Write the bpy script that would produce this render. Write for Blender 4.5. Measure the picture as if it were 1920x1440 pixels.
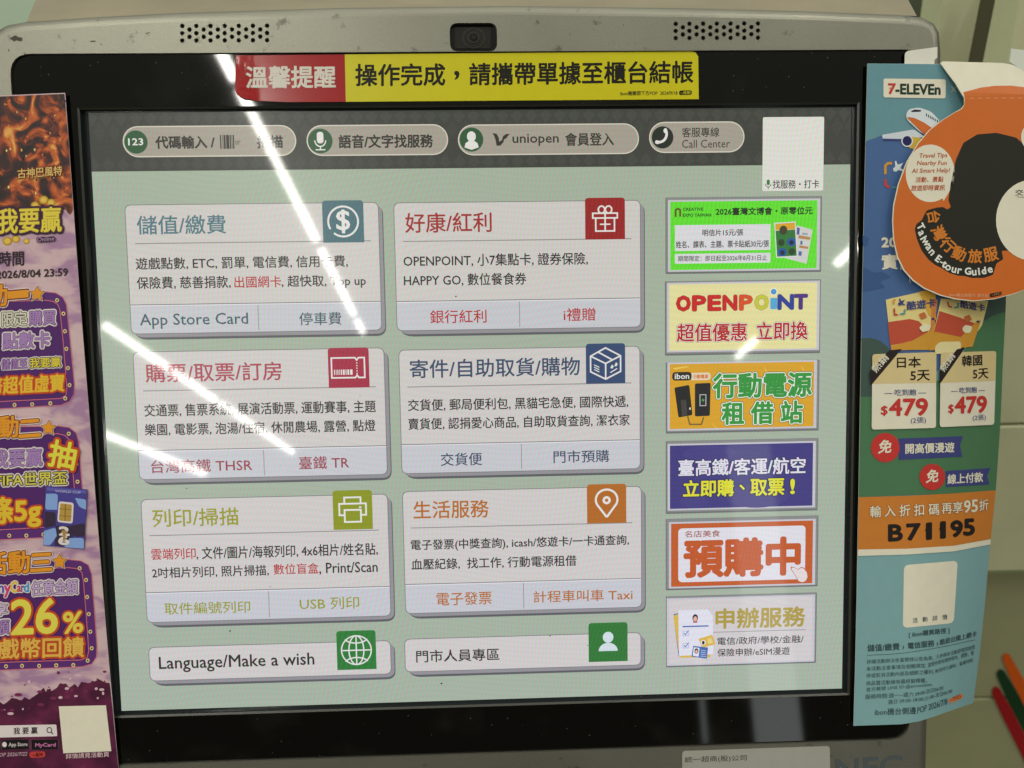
import bpy, bmesh, math, random
import numpy as np
from mathutils import Matrix, Vector
random.seed(7)
sc = bpy.context.scene
for o in list(bpy.data.objects): bpy.data.objects.remove(o)

# ------------------------------------------------------------------ camera, world, lamps
S = 0.4                    # metres: distance from the lens to the display
F = 1450.0                 # focal length in photo pixels (1920 wide)
TILT = math.radians(18.9)  # the display leans back
def rot(w):
    w = np.array(w); th = np.linalg.norm(w); k = w/th
    K = np.array([[0,-k[2],k[1]],[k[2],0,-k[0]],[-k[1],k[0],0]])
    return np.eye(3)+math.sin(th)*K+(1-math.cos(th))*K@K
RC = rot((0.07403303, 0.03202749, 0.01719194))      # kiosk -> camera
ct, st = math.cos(TILT), math.sin(TILT)
# kiosk local axes (x right, y up the display, z out of it) in world (z up, viewer at -y)
KM = Matrix(((1,0,0,0),(0,st,-ct,0),(0,ct,st,0),(0,0,0,1)))
KR = np.array(KM.to_3x3())
cd = bpy.data.cameras.new('camera'); cam = bpy.data.objects.new('camera', cd); sc.collection.objects.link(cam)
cd.sensor_width = 36; cd.lens = F/1920*36; cd.clip_start = 0.01; cd.clip_end = 100
Rw = KR @ RC.T
cam.matrix_world = Matrix.Translation(KM @ Vector((0,0,S))) @ Matrix(Rw.tolist()).to_4x4()
cd.dof.use_dof = True; cd.dof.focus_distance = S*1.0; cd.dof.aperture_fstop = 9
sc.camera = cam
sc.view_settings.view_transform = 'Standard'; sc.view_settings.look = 'None'
sc.view_settings.exposure = 0; sc.view_settings.gamma = 1

W = bpy.data.worlds.new('World'); sc.world = W; W.use_nodes = True
nt = W.node_tree; nd = nt.nodes; bg = nd['Background']
tc = nd.new('ShaderNodeTexCoord'); sp = nd.new('ShaderNodeSeparateXYZ'); rp = nd.new('ShaderNodeValToRGB')
mr = nd.new('ShaderNodeMapRange'); mr.inputs[1].default_value = -1; mr.inputs[2].default_value = 1
nt.links.new(tc.outputs['Generated'], sp.inputs[0]); nt.links.new(sp.outputs[2], mr.inputs[0]); nt.links.new(mr.outputs[0], rp.inputs[0])
cr = rp.color_ramp                      # shop interior: dark floor and shelves, pale lit ceiling
cr.elements[0].position = 0; cr.elements[0].color = (.06,.055,.045,1)
cr.elements[1].position = 1; cr.elements[1].color = (1.25,1.26,1.11,1)
for p, c in ((.44,(.07,.065,.05,1)),(.56,(.10,.095,.075,1)),(.68,(.15,.15,.125,1)),(.80,(.24,.24,.20,1))):
    e = cr.elements.new(p); e.color = c
nt.links.new(rp.outputs[0], bg.inputs[0]); bg.inputs[1].default_value = 1.0

CEIL = 1.73                               # ceiling above the display's centre
def tube(x, y0, y1, rad=50.0, w=.046, col=(1,.985,.895)):
    """one ceiling tube, mirrored in the glass or added unseen as fill, running away from the kiosk"""
    l = bpy.data.lights.new('ceiling_tube_or_fill', 'AREA'); l.shape = 'RECTANGLE'
    L = y1-y0; l.size = w; l.size_y = L; l.energy = rad*math.pi*w*L; l.color = col
    o = bpy.data.objects.new('ceiling_tube_or_fill', l); sc.collection.objects.link(o)
    o.location = (x, -(y0+y1)/2, CEIL); o.rotation_euler = (0, math.atan2(x, CEIL), 0)
    return o
ROWS = (  # nearest segments of each row are unseen, added to raise the light
 (-.725, .037, ((.30,.95),(1.0,1.62),(1.66,2.71),(2.79,3.65),(3.72,3.97))),
 (-2.12, .052, ((.4,1.3),(1.4,2.3),(3.74,4.63),(4.69,5.56),(5.64,6.52),(6.58,8.0))),
 (-3.56, .072, ((1.0,1.9),(6.68,7.53),(7.59,9.4))),
 (.66,   .046, ((.30,.8),)),  # whole row unseen, added as overhead fill
 (1.69,  .046, ((.4,1.1),(2.76,3.05),(4.2,4.62))),
)
KS = 1.274
for x, w, segs in ROWS:
    for a, b in segs: tube(x*KS, (a+.378)*KS-.378, (b+.378)*KS-.378, w=w)
# lit drinks cooler across the aisle, seen only as a pale upright band mirrored in the glass
for x, z, w, h, r in ((1.84,-.22,.31,2.05,1.8),(1.36,-.87,.035,.55,1.6)):
    l = bpy.data.lights.new('cooler_light', 'AREA'); l.shape = 'RECTANGLE'; l.size = w; l.size_y = h; l.energy = r*math.pi*w*h; l.color = (.93,1,.97)
    o = bpy.data.objects.new('cooler_light', l); sc.collection.objects.link(o)
    o.location = (x, -5.0, z); o.rotation_euler = (math.radians(90), 0, 0)

# ------------------------------------------------------------------ projection helpers
def rays(p):
    p = np.asarray(p, float).reshape(-1,2)
    d = np.stack([(p[:,0]-960)/F, -(p[:,1]-720)/F, -np.ones(len(p))], 1)
    return d @ RC                                     # = RC^T d
def PX(p, z=0.0):
    d = rays(p); z = np.broadcast_to(z, len(d)); t = (z-S)/d[:,2]
    return np.stack([t*d[:,0], t*d[:,1], z], 1)
def HF(p, h):
    z = np.zeros(len(np.asarray(p).reshape(-1,2)))
    for _ in range(12):
        q = PX(p, z); z = h(q[:,0], q[:,1])
    return PX(p, z)
NW = np.array([0,-st,ct])                             # world-horizontal direction towards the viewer
def VP(p, depth):
    """hit a world-vertical plane `depth` metres behind the display's centre"""
    d = rays(p); c = np.array([0,0,S]); p0 = -NW*depth
    t = ((p0-c)@NW)/(d@NW)
    return c+t[:,None]*d

LX0, LX1, LY0, LY1 = -.4897*S, .4722*S, -.4963*S, .273*S    # the lit display, metres
UW = 1280/(LX1-LX0)
def UI(x, y):
    q = PX([(x,y)])[0]; return np.array([(q[0]-LX0)*UW, (LY1-q[1])*UW])
def ui3(p):
    p = np.asarray(p, float).reshape(-1,2)
    return np.stack([LX0+p[:,0]/UW, LY1-p[:,1]/UW, np.zeros(len(p))], 1)

# ------------------------------------------------------------------ materials
def lin(c): return tuple(((v/255)/12.92 if v/255 <= .04045 else ((v/255+.055)/1.055)**2.4) for v in c)
MATS = {}
def new_mat(name):
    m = bpy.data.materials.new(name); m.use_nodes = True
    return m, m.node_tree, m.node_tree.nodes['Principled BSDF']
def moire_group():
    g = bpy.data.node_groups.new('display_grid', 'ShaderNodeTree')
    g.interface.new_socket('Color', in_out='OUTPUT', socket_type='NodeSocketColor')
    n = g.nodes; L = g.links; out = n.new('NodeGroupOutput')
    t = n.new('ShaderNodeTexCoord'); s = n.new('ShaderNodeSeparateXYZ'); L.new(t.outputs['Object'], s.inputs[0])
    nz = n.new('ShaderNodeTexNoise'); nz.inputs['Scale'].default_value = 7; nz.inputs['Detail'].default_value = 1
    L.new(t.outputs['Object'], nz.inputs['Vector'])
    def ma(op, a, b=None):
        m = n.new('ShaderNodeMath'); m.operation = op
        for i, v in enumerate((a, b)):
            if v is None: continue
            if isinstance(v, (int, float)): m.inputs[i].default_value = v
            else: L.new(v, m.inputs[i])
        return m.outputs[0]
    ph = ma('ADD', ma('ADD', ma('MULTIPLY', s.outputs[0], 2900.), ma('MULTIPLY', s.outputs[1], -820.)), ma('MULTIPLY', nz.outputs[0], 150.))
    w1 = ma('SINE', ph)
    ph2 = ma('ADD', ma('MULTIPLY', s.outputs[1], 2100.), ma('MULTIPLY', nz.outputs[0], 90.))
    w2 = ma('SINE', ph2)
    r = ma('ADD', ma('ADD', ma('MULTIPLY', w1, .15), ma('MULTIPLY', w2, .02)), 1.)
    gg = ma('ADD', ma('ADD', ma('MULTIPLY', w1, -.11), ma('MULTIPLY', w2, .02)), 1.)
    b = ma('ADD', ma('ADD', ma('MULTIPLY', ma('SINE', ma('ADD', ph, 1.)), .12), ma('MULTIPLY', w2, .02)), 1.)
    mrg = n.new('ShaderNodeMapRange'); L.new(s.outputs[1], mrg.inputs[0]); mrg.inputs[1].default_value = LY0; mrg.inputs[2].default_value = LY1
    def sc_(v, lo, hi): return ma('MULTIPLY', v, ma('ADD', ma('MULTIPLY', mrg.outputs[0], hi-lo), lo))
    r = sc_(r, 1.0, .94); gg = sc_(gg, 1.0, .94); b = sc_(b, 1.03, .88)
    c = n.new('ShaderNodeCombineColor'); L.new(r, c.inputs[0]); L.new(gg, c.inputs[1]); L.new(b, c.inputs[2])
    L.new(c.outputs[0], out.inputs[0]); return g
MOIRE = moire_group()
SCR_GAIN = 1.02
def scr(c):
    """lit display pixels under glossy glass"""
    key = ('scr', c)
    if key in MATS: return MATS[key]
    m, t, p = new_mat('display_%02x%02x%02x' % tuple(int(v) for v in c)); l = lin(c)
    p.inputs['Base Color'].default_value = (.012,.012,.012,1)
    p.inputs['Roughness'].default_value = .27; p.inputs['IOR'].default_value = 1.5; p.inputs['Specular IOR Level'].default_value = .35
    p.inputs['Coat Weight'].default_value = .62; p.inputs['Coat Roughness'].default_value = .035; p.inputs['Coat IOR'].default_value = 1.5
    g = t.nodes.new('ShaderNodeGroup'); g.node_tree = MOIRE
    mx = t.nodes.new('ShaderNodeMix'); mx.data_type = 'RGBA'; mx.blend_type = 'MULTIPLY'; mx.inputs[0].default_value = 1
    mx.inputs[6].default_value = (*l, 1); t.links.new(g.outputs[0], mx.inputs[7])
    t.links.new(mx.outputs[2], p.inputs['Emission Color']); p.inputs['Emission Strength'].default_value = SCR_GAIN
    MATS[key] = m; return m
def ink(c, rough=.5, spec=.22, gain=1.12):
    """printed paper"""
    key = ('ink', c, rough, spec, gain)
    if key in MATS: return MATS[key]
    m, t, p = new_mat('print_%02x%02x%02x' % tuple(int(v) for v in c)); l = [min(.86, v*gain) for v in lin(c)]
    p.inputs['Roughness'].default_value = rough; p.inputs['Specular IOR Level'].default_value = spec
    nz = t.nodes.new('ShaderNodeTexNoise'); nz.inputs['Scale'].default_value = 160; nz.inputs['Detail'].default_value = 3
    tx = t.nodes.new('ShaderNodeTexCoord'); t.links.new(tx.outputs['Object'], nz.inputs['Vector'])
    r = t.nodes.new('ShaderNodeMapRange'); r.inputs[3].default_value = .94; r.inputs[4].default_value = 1.05
    t.links.new(nz.outputs[0], r.inputs[0])
    mx = t.nodes.new('ShaderNodeMix'); mx.data_type = 'RGBA'; mx.blend_type = 'MULTIPLY'; mx.inputs[0].default_value = 1
    mx.inputs[6].default_value = (*l, 1); t.links.new(r.outputs[0], mx.inputs[7]); t.links.new(mx.outputs[2], p.inputs['Base Color'])
    MATS[key] = m; return m
def noise_mat(name, stops, scale, detail=6, dist=0., rough=.45, spec=.35, stretch=(1,1,1)):
    m, t, p = new_mat(name)
    tx = t.nodes.new('ShaderNodeTexCoord'); mp = t.nodes.new('ShaderNodeMapping'); mp.inputs['Scale'].default_value = stretch
    nz = t.nodes.new('ShaderNodeTexNoise'); nz.inputs['Scale'].default_value = scale; nz.inputs['Detail'].default_value = detail
    nz.inputs['Distortion'].default_value = dist
    r = t.nodes.new('ShaderNodeValToRGB'); e = r.color_ramp.elements
    e[0].position, e[0].color = stops[0][0], (*lin(stops[0][1]), 1); e[1].position, e[1].color = stops[-1][0], (*lin(stops[-1][1]), 1)
    for q, c in stops[1:-1]: r.color_ramp.elements.new(q).color = (*lin(c), 1)
    t.links.new(tx.outputs['Object'], mp.inputs[0]); t.links.new(mp.outputs[0], nz.inputs['Vector'])
    t.links.new(nz.outputs[0], r.inputs[0]); t.links.new(r.outputs[0], p.inputs['Base Color'])
    p.inputs['Roughness'].default_value = rough; p.inputs['Specular IOR Level'].default_value = spec
    return m
def painted(name, c, rough=.45, metal=0., scratch=.0, bump=.02, spec=.5, blotch=.10):
    m, t, p = new_mat(name); N = t.nodes; L = t.links
    tx = N.new('ShaderNodeTexCoord')
    n1 = N.new('ShaderNodeTexNoise'); n1.inputs['Scale'].default_value = 1500; n1.inputs['Detail'].default_value = 2
    n2 = N.new('ShaderNodeTexNoise'); n2.inputs['Scale'].default_value = 22; n2.inputs['Detail'].default_value = 5
    n3 = N.new('ShaderNodeTexNoise'); n3.inputs['Scale'].default_value = 95; n3.inputs['Detail'].default_value = 7; n3.inputs['Roughness'].default_value = .65
    for q in (n1, n2, n3): L.new(tx.outputs['Object'], q.inputs['Vector'])
    r1 = N.new('ShaderNodeMapRange'); r1.inputs[1].default_value = .3; r1.inputs[2].default_value = .7; r1.inputs[3].default_value = .94; r1.inputs[4].default_value = 1.06; L.new(n1.outputs[0], r1.inputs[0])
    r2 = N.new('ShaderNodeMapRange'); r2.inputs[1].default_value = .3; r2.inputs[2].default_value = .7; r2.inputs[3].default_value = 1-blotch; r2.inputs[4].default_value = 1+blotch; L.new(n2.outputs[0], r2.inputs[0])
    r3 = N.new('ShaderNodeMapRange'); r3.inputs[1].default_value = .63; r3.inputs[2].default_value = .70; r3.inputs[3].default_value = 1; r3.inputs[4].default_value = 1-scratch; L.new(n3.outputs[0], r3.inputs[0])
    a = N.new('ShaderNodeMath'); a.operation = 'MULTIPLY'; L.new(r1.outputs[0], a.inputs[0]); L.new(r2.outputs[0], a.inputs[1])
    b = N.new('ShaderNodeMath'); b.operation = 'MULTIPLY'; L.new(a.outputs[0], b.inputs[0]); L.new(r3.outputs[0], b.inputs[1])
    mx = N.new('ShaderNodeMix'); mx.data_type = 'RGBA'; mx.blend_type = 'MULTIPLY'; mx.inputs[0].default_value = 1
    mx.inputs[6].default_value = (*lin(c), 1); L.new(b.outputs[0], mx.inputs[7]); L.new(mx.outputs[2], p.inputs['Base Color'])
    p.inputs['Roughness'].default_value = rough; p.inputs['Metallic'].default_value = metal; p.inputs['Specular IOR Level'].default_value = spec
    bp = N.new('ShaderNodeBump'); bp.inputs['Strength'].default_value = bump*8; bp.inputs['Distance'].default_value = .0002
    L.new(n1.outputs[0], bp.inputs['Height']); L.new(bp.outputs[0], p.inputs['Normal'])
    return m
def black_gloss(name, c, rough=.03):
    m, t, p = new_mat(name); N = t.nodes; L = t.links
    tx = N.new('ShaderNodeTexCoord')
    v = N.new('ShaderNodeTexVoronoi'); v.inputs['Scale'].default_value = 250; L.new(tx.outputs['Object'], v.inputs['Vector'])
    n = N.new('ShaderNodeTexNoise'); n.inputs['Scale'].default_value = 28; n.inputs['Detail'].default_value = 6; L.new(tx.outputs['Object'], n.inputs['Vector'])
    d = N.new('ShaderNodeMapRange'); d.inputs[1].default_value = .03; d.inputs[2].default_value = .10; d.inputs[3].default_value = 1; d.inputs[4].default_value = 0; L.new(v.outputs['Distance'], d.inputs[0])
    wn = N.new('ShaderNodeSeparateColor'); L.new(v.outputs['Color'], wn.inputs[0])
    g = N.new('ShaderNodeMath'); g.operation = 'GREATER_THAN'; g.inputs[1].default_value = .66; L.new(wn.outputs[0], g.inputs[0])
    q = N.new('ShaderNodeMath'); q.operation = 'MULTIPLY'; L.new(d.outputs[0], q.inputs[0]); L.new(g.outputs[0], q.inputs[1])
    sm = N.new('ShaderNodeMapRange'); sm.inputs[1].default_value = .55; sm.inputs[2].default_value = .85; sm.inputs[3].default_value = 0; sm.inputs[4].default_value = .03; L.new(n.outputs[0], sm.inputs[0])
    q2 = N.new('ShaderNodeMath'); q2.operation = 'MULTIPLY'; q2.inputs[1].default_value = .35; L.new(q.outputs[0], q2.inputs[0])
    ad = N.new('ShaderNodeMath'); L.new(q2.outputs[0], ad.inputs[0]); L.new(sm.outputs[0], ad.inputs[1])
    mx = N.new('ShaderNodeMix'); mx.data_type = 'RGBA'; L.new(ad.outputs[0], mx.inputs[0])
    mx.inputs[6].default_value = (*lin(c), 1); mx.inputs[7].default_value = (.30,.29,.25,1)
    L.new(mx.outputs[2], p.inputs['Base Color'])
    rr = N.new('ShaderNodeMapRange'); rr.inputs[3].default_value = rough*.7; rr.inputs[4].default_value = rough*1.8; L.new(n.outputs[0], rr.inputs[0])
    L.new(rr.outputs[0], p.inputs['Roughness']); p.inputs['IOR'].default_value = 1.5
    return m
M_HOUSE = painted('silver_paint', (146,144,131), rough=.40, metal=.80, scratch=.5, bump=.018, blotch=.06)
M_HOOD = painted('hood_paint', (150,140,116), rough=.5, bump=.02)
M_BEZEL = black_gloss('bezel_black', (5,5,4))
M_WELL = black_gloss('window_border', (38,43,44), .09)
M_LIP = painted('window_lip', (56,55,48), rough=.35)
M_HOLE = painted('speaker_black', (8,8,7), rough=.9)
M_CAMB = black_gloss('camera_black', (11,10,9), .12)
M_CAMW = painted('camera_window', (33,31,27), rough=.2)
M_LENS = painted('camera_lens', (52,50,44), rough=.12)

# ------------------------------------------------------------------ mesh builder
LAY = 5e-5
class MB:
    def __init__(s): s.v = []; s.f = []; s.mi = []; s.mats = []; s.n = 0; s.smooth = []
    def mat(s, m):
        if m not in s.mats: s.mats.append(m)
        return s.mats.index(m)
    def add(s, V, faces, m, smooth=False):
        V = np.asarray(V, float); i = s.mat(m); k = s.n
        s.v.append(V); s.n += len(V)
        for f in faces: s.f.append([a+k for a in f]); s.mi.append(i); s.smooth.append(smooth)
    def build(s, name, parent=None, world=True):
        me = bpy.data.meshes.new(name); me.from_pydata(np.concatenate(s.v).tolist(), [], s.f)
        for m in s.mats: me.materials.append(m)
        me.polygons.foreach_set('material_index', s.mi); me.polygons.foreach_set('use_smooth', s.smooth); me.update()
        o = bpy.data.objects.new(name, me); LINK.append(o)
        if parent is not None: o.parent = parent
        else: o.matrix_world = KM
        return o
LINK = []
_cu = bpy.data.curves.new('scratch_text', 'FONT'); _to = bpy.data.objects.new('scratch_text', _cu); sc.collection.objects.link(_to)
_cu.fill_mode = 'FRONT'; _cache = {}
def glyphs(s, res=2):
    if (s, res) in _cache: return _cache[s, res]
    _cu.resolution_u = res; _cu.body = s
    bpy.context.view_layer.update()
    ev = _to.evaluated_get(bpy.context.evaluated_depsgraph_get()); me = ev.to_mesh()
    n = len(me.vertices); a = np.empty(n*3, 'f'); me.vertices.foreach_get('co', a); v = a.reshape(-1,3)[:,:2].astype(float)
    f = [list(p.vertices) for p in me.polygons]; ev.to_mesh_clear()
    lo = v.min(0); hi = v.max(0); v = (v-lo)/np.maximum(hi-lo, 1e-6)
    _cache[s, res] = (v, f, (hi[0]-lo[0])/max(hi[1]-lo[1], 1e-6)); return _cache[s, res]
RING8 = [(math.cos(a*math.pi/4), math.sin(a*math.pi/4)) for a in range(8)]
RING12 = [(math.cos(a*math.pi/6), math.sin(a*math.pi/6)) for a in range(12)]
def tri_poly(pts):
    from mathutils.geometry import tessellate_polygon
    return [list(t) for t in tessellate_polygon([[Vector((p[0], p[1], 0)) for p in pts]])]
def rpoly(c, r, n=5):
    """polygon with rounded corners; r = number or one per corner"""
    c = [np.array(p, float) for p in c]; out = []; N = len(c)
    rr = r if isinstance(r, (list, tuple)) else [r]*N
    for i in range(N):
        a, b, d = c[i-1], c[i], c[(i+1) % N]
        if rr[i] <= 0: out.append(b); continue
        u = (a-b)/np.linalg.norm(a-b); w = (d-b)/np.linalg.norm(d-b)
        p, q = b+u*rr[i], b+w*rr[i]
        for k in range(n+1):
            t = k/n; out.append((1-t)**2*p+2*t*(1-t)*b+t*t*q)
    return np.array(out)
class D:
    """drawing on a surface; y runs down; `fn` maps points to kiosk space"""
    def __init__(s, fn, mb, base=0, sub=None): s.fn, s.mb, s.base, s.sub = fn, mb, base, sub
    def m3(s, p, lay): q = s.fn(p).copy(); q[:,2] += (lay+s.base)*LAY; return q
    def poly(s, pts, m, lay=0, sub=None):
        pts = np.asarray(pts, float); sub = sub or s.sub
        if sub: v, f = subdivide(pts, sub)
        else: v, f = pts, tri_poly(pts)
        s.mb.add(s.m3(v, lay), f, m)
    def rect(s, x0, y0, x1, y1, m, lay=0, r=0, sub=None):
        c = [(x0,y0),(x1,y0),(x1,y1),(x0,y1)]
        s.poly(rpoly(c, r) if (isinstance(r, (list,tuple)) or r > 0) else c, m, lay, sub)
    def ell(s, cx, cy, rx, ry, m, lay=0, n=28, a0=0):
        a = np.linspace(0, 2*math.pi, n, endpoint=False)
        s.poly(np.stack([cx+rx*np.cos(a), cy+ry*np.sin(a)], 1), m, lay)
    def stroke(s, pts, w, m, lay=0, closed=False):
        p = np.asarray(pts, float)
        if s.sub and not closed and len(p) < 12:
            q = [p[0]]
            for a, b in zip(p[:-1], p[1:]):
                k = max(1, int(np.linalg.norm(b-a)/8)); q += [a+(b-a)*j/k for j in range(1, k+1)]
            p = np.array(q)
        n = len(p); L = []; R = []
        for i in range(n):
            a = p[i-1] if (i > 0 or closed) else None; b = p[(i+1) % n] if (i < n-1 or closed) else None
            ds = []
            if a is not None: ds.append((p[i]-a)/max(1e-9, np.linalg.norm(p[i]-a)))
            if b is not None: ds.append((b-p[i])/max(1e-9, np.linalg.norm(b-p[i])))
            t = sum(ds); t = t/max(1e-9, np.linalg.norm(t)); nn = np.array([-t[1], t[0]])
            k = 1/max(.45, abs(nn @ np.array([-ds[0][1], ds[0][0]])))
            L.append(p[i]+nn*w/2*k); R.append(p[i]-nn*w/2*k)
        V = np.array(L+R); f = [[i, (i+1) % n, n+(i+1) % n, n+i] for i in range(n if closed else n-1)]
        s.mb.add(s.m3(V, lay), f, m)
    def arc(s, cx, cy, rx, ry, a0, a1, w, m, lay=0, n=20):
        a = np.radians(np.linspace(a0, a1, n)); s.stroke(np.stack([cx+rx*np.cos(a), cy+ry*np.sin(a)], 1), w, m, lay, abs(a1-a0) >= 359.9 and False)
    def text(s, t, p0, p1, h, m, lay=0, bold=0., outline=(), shear=0., res=2, vec=None):
        """ink box: bottom-left p0, bottom-right p1, height h"""
        v, f, asp = glyphs(t, res); p0 = np.array(p0, float); p1 = np.array(p1, float)
        e = p1-p0; W_ = np.linalg.norm(e); e1 = e/W_
        up = np.array([e1[1], -e1[0]]) if vec is None else np.array(vec, float)
        if vec is None and abs(e1[1]) < .35: up = np.array([0, -1.])+np.array([0.,0.])
        base = p0+np.outer(v[:,0], e)+np.outer(v[:,1]*h, up)+np.outer(v[:,1]*h*shear, e1)
        L = lay
        for w, om in outline:
            for k, (dx, dy) in enumerate(RING12): s.mb.add(s.m3(base+np.array([dx,dy])*w, L+k*.06), f, om)
            L += 1
        if bold > 0:
            for k, (dx, dy) in enumerate(RING8): s.mb.add(s.m3(base+np.array([dx,dy])*bold*h, L+k*.06), f, m)
        s.mb.add(s.m3(base, L+.6), f, m)
    def char(s, ch, cx, cy, rot, size, m, lay, bold=0., outline=()):
        v, f, asp = glyphs(ch, 3); hh = size; ww = size*min(asp, 1.05)
        if ch.isascii(): ww = size*asp
        a = math.radians(rot); e = np.array([math.cos(a), math.sin(a)]); u = np.array([math.sin(a), -math.cos(a)])
        c = np.array([cx, cy]); p0 = c-e*ww/2-u*hh/2
        s.text(ch, p0, p0+e*ww, hh, m, lay, bold, outline, vec=u, res=3)
    def sheet(s, outline, m, thick=2.5e-4, sub=24, back=None):
        """paper sheet with a thickness"""
        v, f = subdivide(np.asarray(outline, float), sub); top = s.m3(v, 0); bot = top.copy(); bot[:,2] -= thick
        s.mb.add(top, f, m, True); s.mb.add(bot, [g[::-1] for g in f], back or m, True)
        cnt = {}
        for g in f:
            for i in range(len(g)):
                e = (g[i], g[(i+1) % len(g)]); k_ = tuple(sorted(e)); cnt.setdefault(k_, []).append(e)
        n = len(v); sides = [[e[0][1], e[0][0], e[0][0]+n, e[0][1]+n] for e in cnt.values() if len(e) == 1]
        s.mb.add(np.concatenate([top, bot]), sides, back or m)
def subdivide(pts, step):
    bm = bmesh.new(); vs = [bm.verts.new((p[0], p[1], 0)) for p in pts]
    for t in tri_poly(pts):
        try: bm.faces.new([vs[i] for i in t])
        except ValueError: pass
    lo = pts.min(0); hi = pts.max(0)
    for ax in (0, 1):
        c = math.ceil(lo[ax]/step)*step
        while c < hi[ax]:
            no = [0,0,0]; no[ax] = 1; co = [0,0,0]; co[ax] = c
            bmesh.ops.bisect_plane(bm, geom=bm.verts[:]+bm.edges[:]+bm.faces[:], plane_co=co, plane_no=no, dist=1e-5)
            c += step
    bmesh.ops.remove_doubles(bm, verts=bm.verts[:], dist=1e-5)
    bm.verts.index_update(); V = np.array([v.co[:2] for v in bm.verts]); Fc = [[v.index for v in f.verts] for f in bm.faces]
    bm.free(); return V, Fc
def tag(o, label, cat, group=None):
    o['label'] = label; o['category'] = cat
    if group: o['group'] = group
    return o

# ------------------------------------------------------------------ the kiosk: housing
kiosk = bpy.data.objects.new('self_service_kiosk', None); LINK.append(kiosk); kiosk.matrix_world = KM
tag(kiosk, 'silver self-service kiosk with a lit touchscreen menu in a black glass bezel', 'kiosk')
ZH, ZB = .0042, .0030
def lp(x, y, z): return PX([(x, y)], z)[0][:2]
op = [lp(22,180,ZH)[0], lp(800,97,ZH)[1], lp(1706,1340,ZH)[0], lp(1000,1410,ZH)[1]]      # bezel opening: left, top, right, bottom
def rr_xy(x0, y1, x1, y0, r, n=6):
    return [tuple(p) for p in rpoly([(x0,y1),(x1,y1),(x1,y0),(x0,y0)], r*1.25, n)]
def circle_xy(cx, cy, r, n=14): return [(cx+r*math.cos(2*math.pi*i/n), cy+r*math.sin(2*math.pi*i/n)) for i in range(n)]
sil = [(-14,1640),(-14,82),(-6,58),(16,46),(50,40),(180,31),(330,23),(640,13.5),(960,10),(1280,14),(1500,19.5),(1690,27),(1728,32),(1750,43),(1761,62),(1764,100),(1757,500),(1746,1000),(1736,1440),(1732,1640)]
sil = PX(sil, 0.0)[:,:2]
def inset(P, d):
    out = []; n = len(P)
    for i in range(n):
        a = P[i]-P[i-1]; b = P[(i+1) % n]-P[i]
        na = np.array([a[1], -a[0]])/np.linalg.norm(a); nb = np.array([b[1], -b[0]])/np.linalg.norm(b)
        m = na+nb; m /= np.linalg.norm(m); out.append(P[i]+m*d/max(.6, m@na))
    return np.array(out)
RIM = .0062
flat = inset(sil, RIM)
holes = [rr_xy(op[0], op[1], op[2], op[3], .0085)]
cx0, cx1 = lp(843.5,70,ZH)[0], lp(932,70,ZH)[0]; cy1, cy0 = lp(888,43,ZH)[1], lp(888,96.2,ZH)[1]
holes.append(rr_xy(cx0, cy1, cx1, cy0, .0032))
sp_px = []
for X0, dx, Y0, dy, sk in ((341.7,26.5,48.7,13.6,-.09),(1267,25.7,44.6,13.4,-.12)):
    for c in range(7):
        for r in range(3): sp_px.append((X0+dx*c, Y0+dy*r+sk*c))
        if c < 6:
            for r in range(2): sp_px.append((X0+dx*(c+.5)+.5, Y0+dy*(r+.5)+sk*c))
HR = 4.0/F*S
for p in sp_px: q = lp(*p, ZH); holes.append(circle_xy(q[0], q[1], HR))
def plate(outer, hs, z, depth, m, mb, edge=None):
    """flat plate with real holes and hole walls"""
    loops = [list(map(tuple, outer))]+hs
    from mathutils.geometry import delaunay_2d_cdt
    pts = []; eds = []
    for l in loops:
        k_ = len(pts); pts += [Vector(q) for q in l]; eds += [(k_+i, k_+(i+1) % len(l)) for i in range(len(l))]
    vo, eo, fo, *_ = delaunay_2d_cdt(pts, eds, [], 0, 1e-7)
    P = np.array([(q.x, q.y) for q in vo]); fo = [list(x) for x in fo]; ce = np.array([P[f].mean(0) for f in fo])
    def inside(l):
        l = np.array(l); r = np.zeros(len(ce), bool)
        for a, b in zip(l, np.roll(l, -1, 0)):
            cr_ = (a[1] > ce[:,1]) != (b[1] > ce[:,1])
            r ^= cr_ & (ce[:,0] < (b[0]-a[0])*(ce[:,1]-a[1])/(b[1]-a[1]+1e-30)+a[0])
        return r
    keep = inside(loops[0])
    for l in loops[1:]: keep &= ~inside(l)
    fo = [f for f, k in zip(fo, keep) if k]
    mb.add(np.array([(q.x, q.y, z) for q in vo]), [list(x) for x in fo], m)
    k_ = len(loops[0])
    for l in hs:
        n = len(l); e = .00035; c = np.mean(np.array(l), 0)
        ring0 = np.array([(a, b, z) for a, b in l]); ring2 = ring0.copy(); ring2[:,2] = z-depth
        mb.add(np.concatenate([ring0, ring2]), [[i, (i+1) % n, n+(i+1) % n, n+i] for i in range(n)], edge or m)
hb = MB(); plate(flat, holes, ZH, .0035, M_HOUSE, hb)
rings = []
for i in range(9):
    a = math.radians(90*i/8); P = inset(sil, RIM*(1-math.sin(a))); rings.append(np.column_stack([P, np.full(len(P), ZH-RIM*(1-math.cos(a)))]))
rings.append(np.column_stack([inset(sil, -.001), np.full(len(sil), -.16)]))
n = len(sil)
for A, B in zip(rings[:-1], rings[1:]):
    hb.add(np.concatenate([A, B]), [[i, (i+1) % n, n+(i+1) % n, n+i] for i in range(n)], M_HOUSE, True)
hd = D(lambda p: PX(p, ZH), hb)
M_CHIP = painted('bare_chip', (74,68,56), rough=.7)
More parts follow.
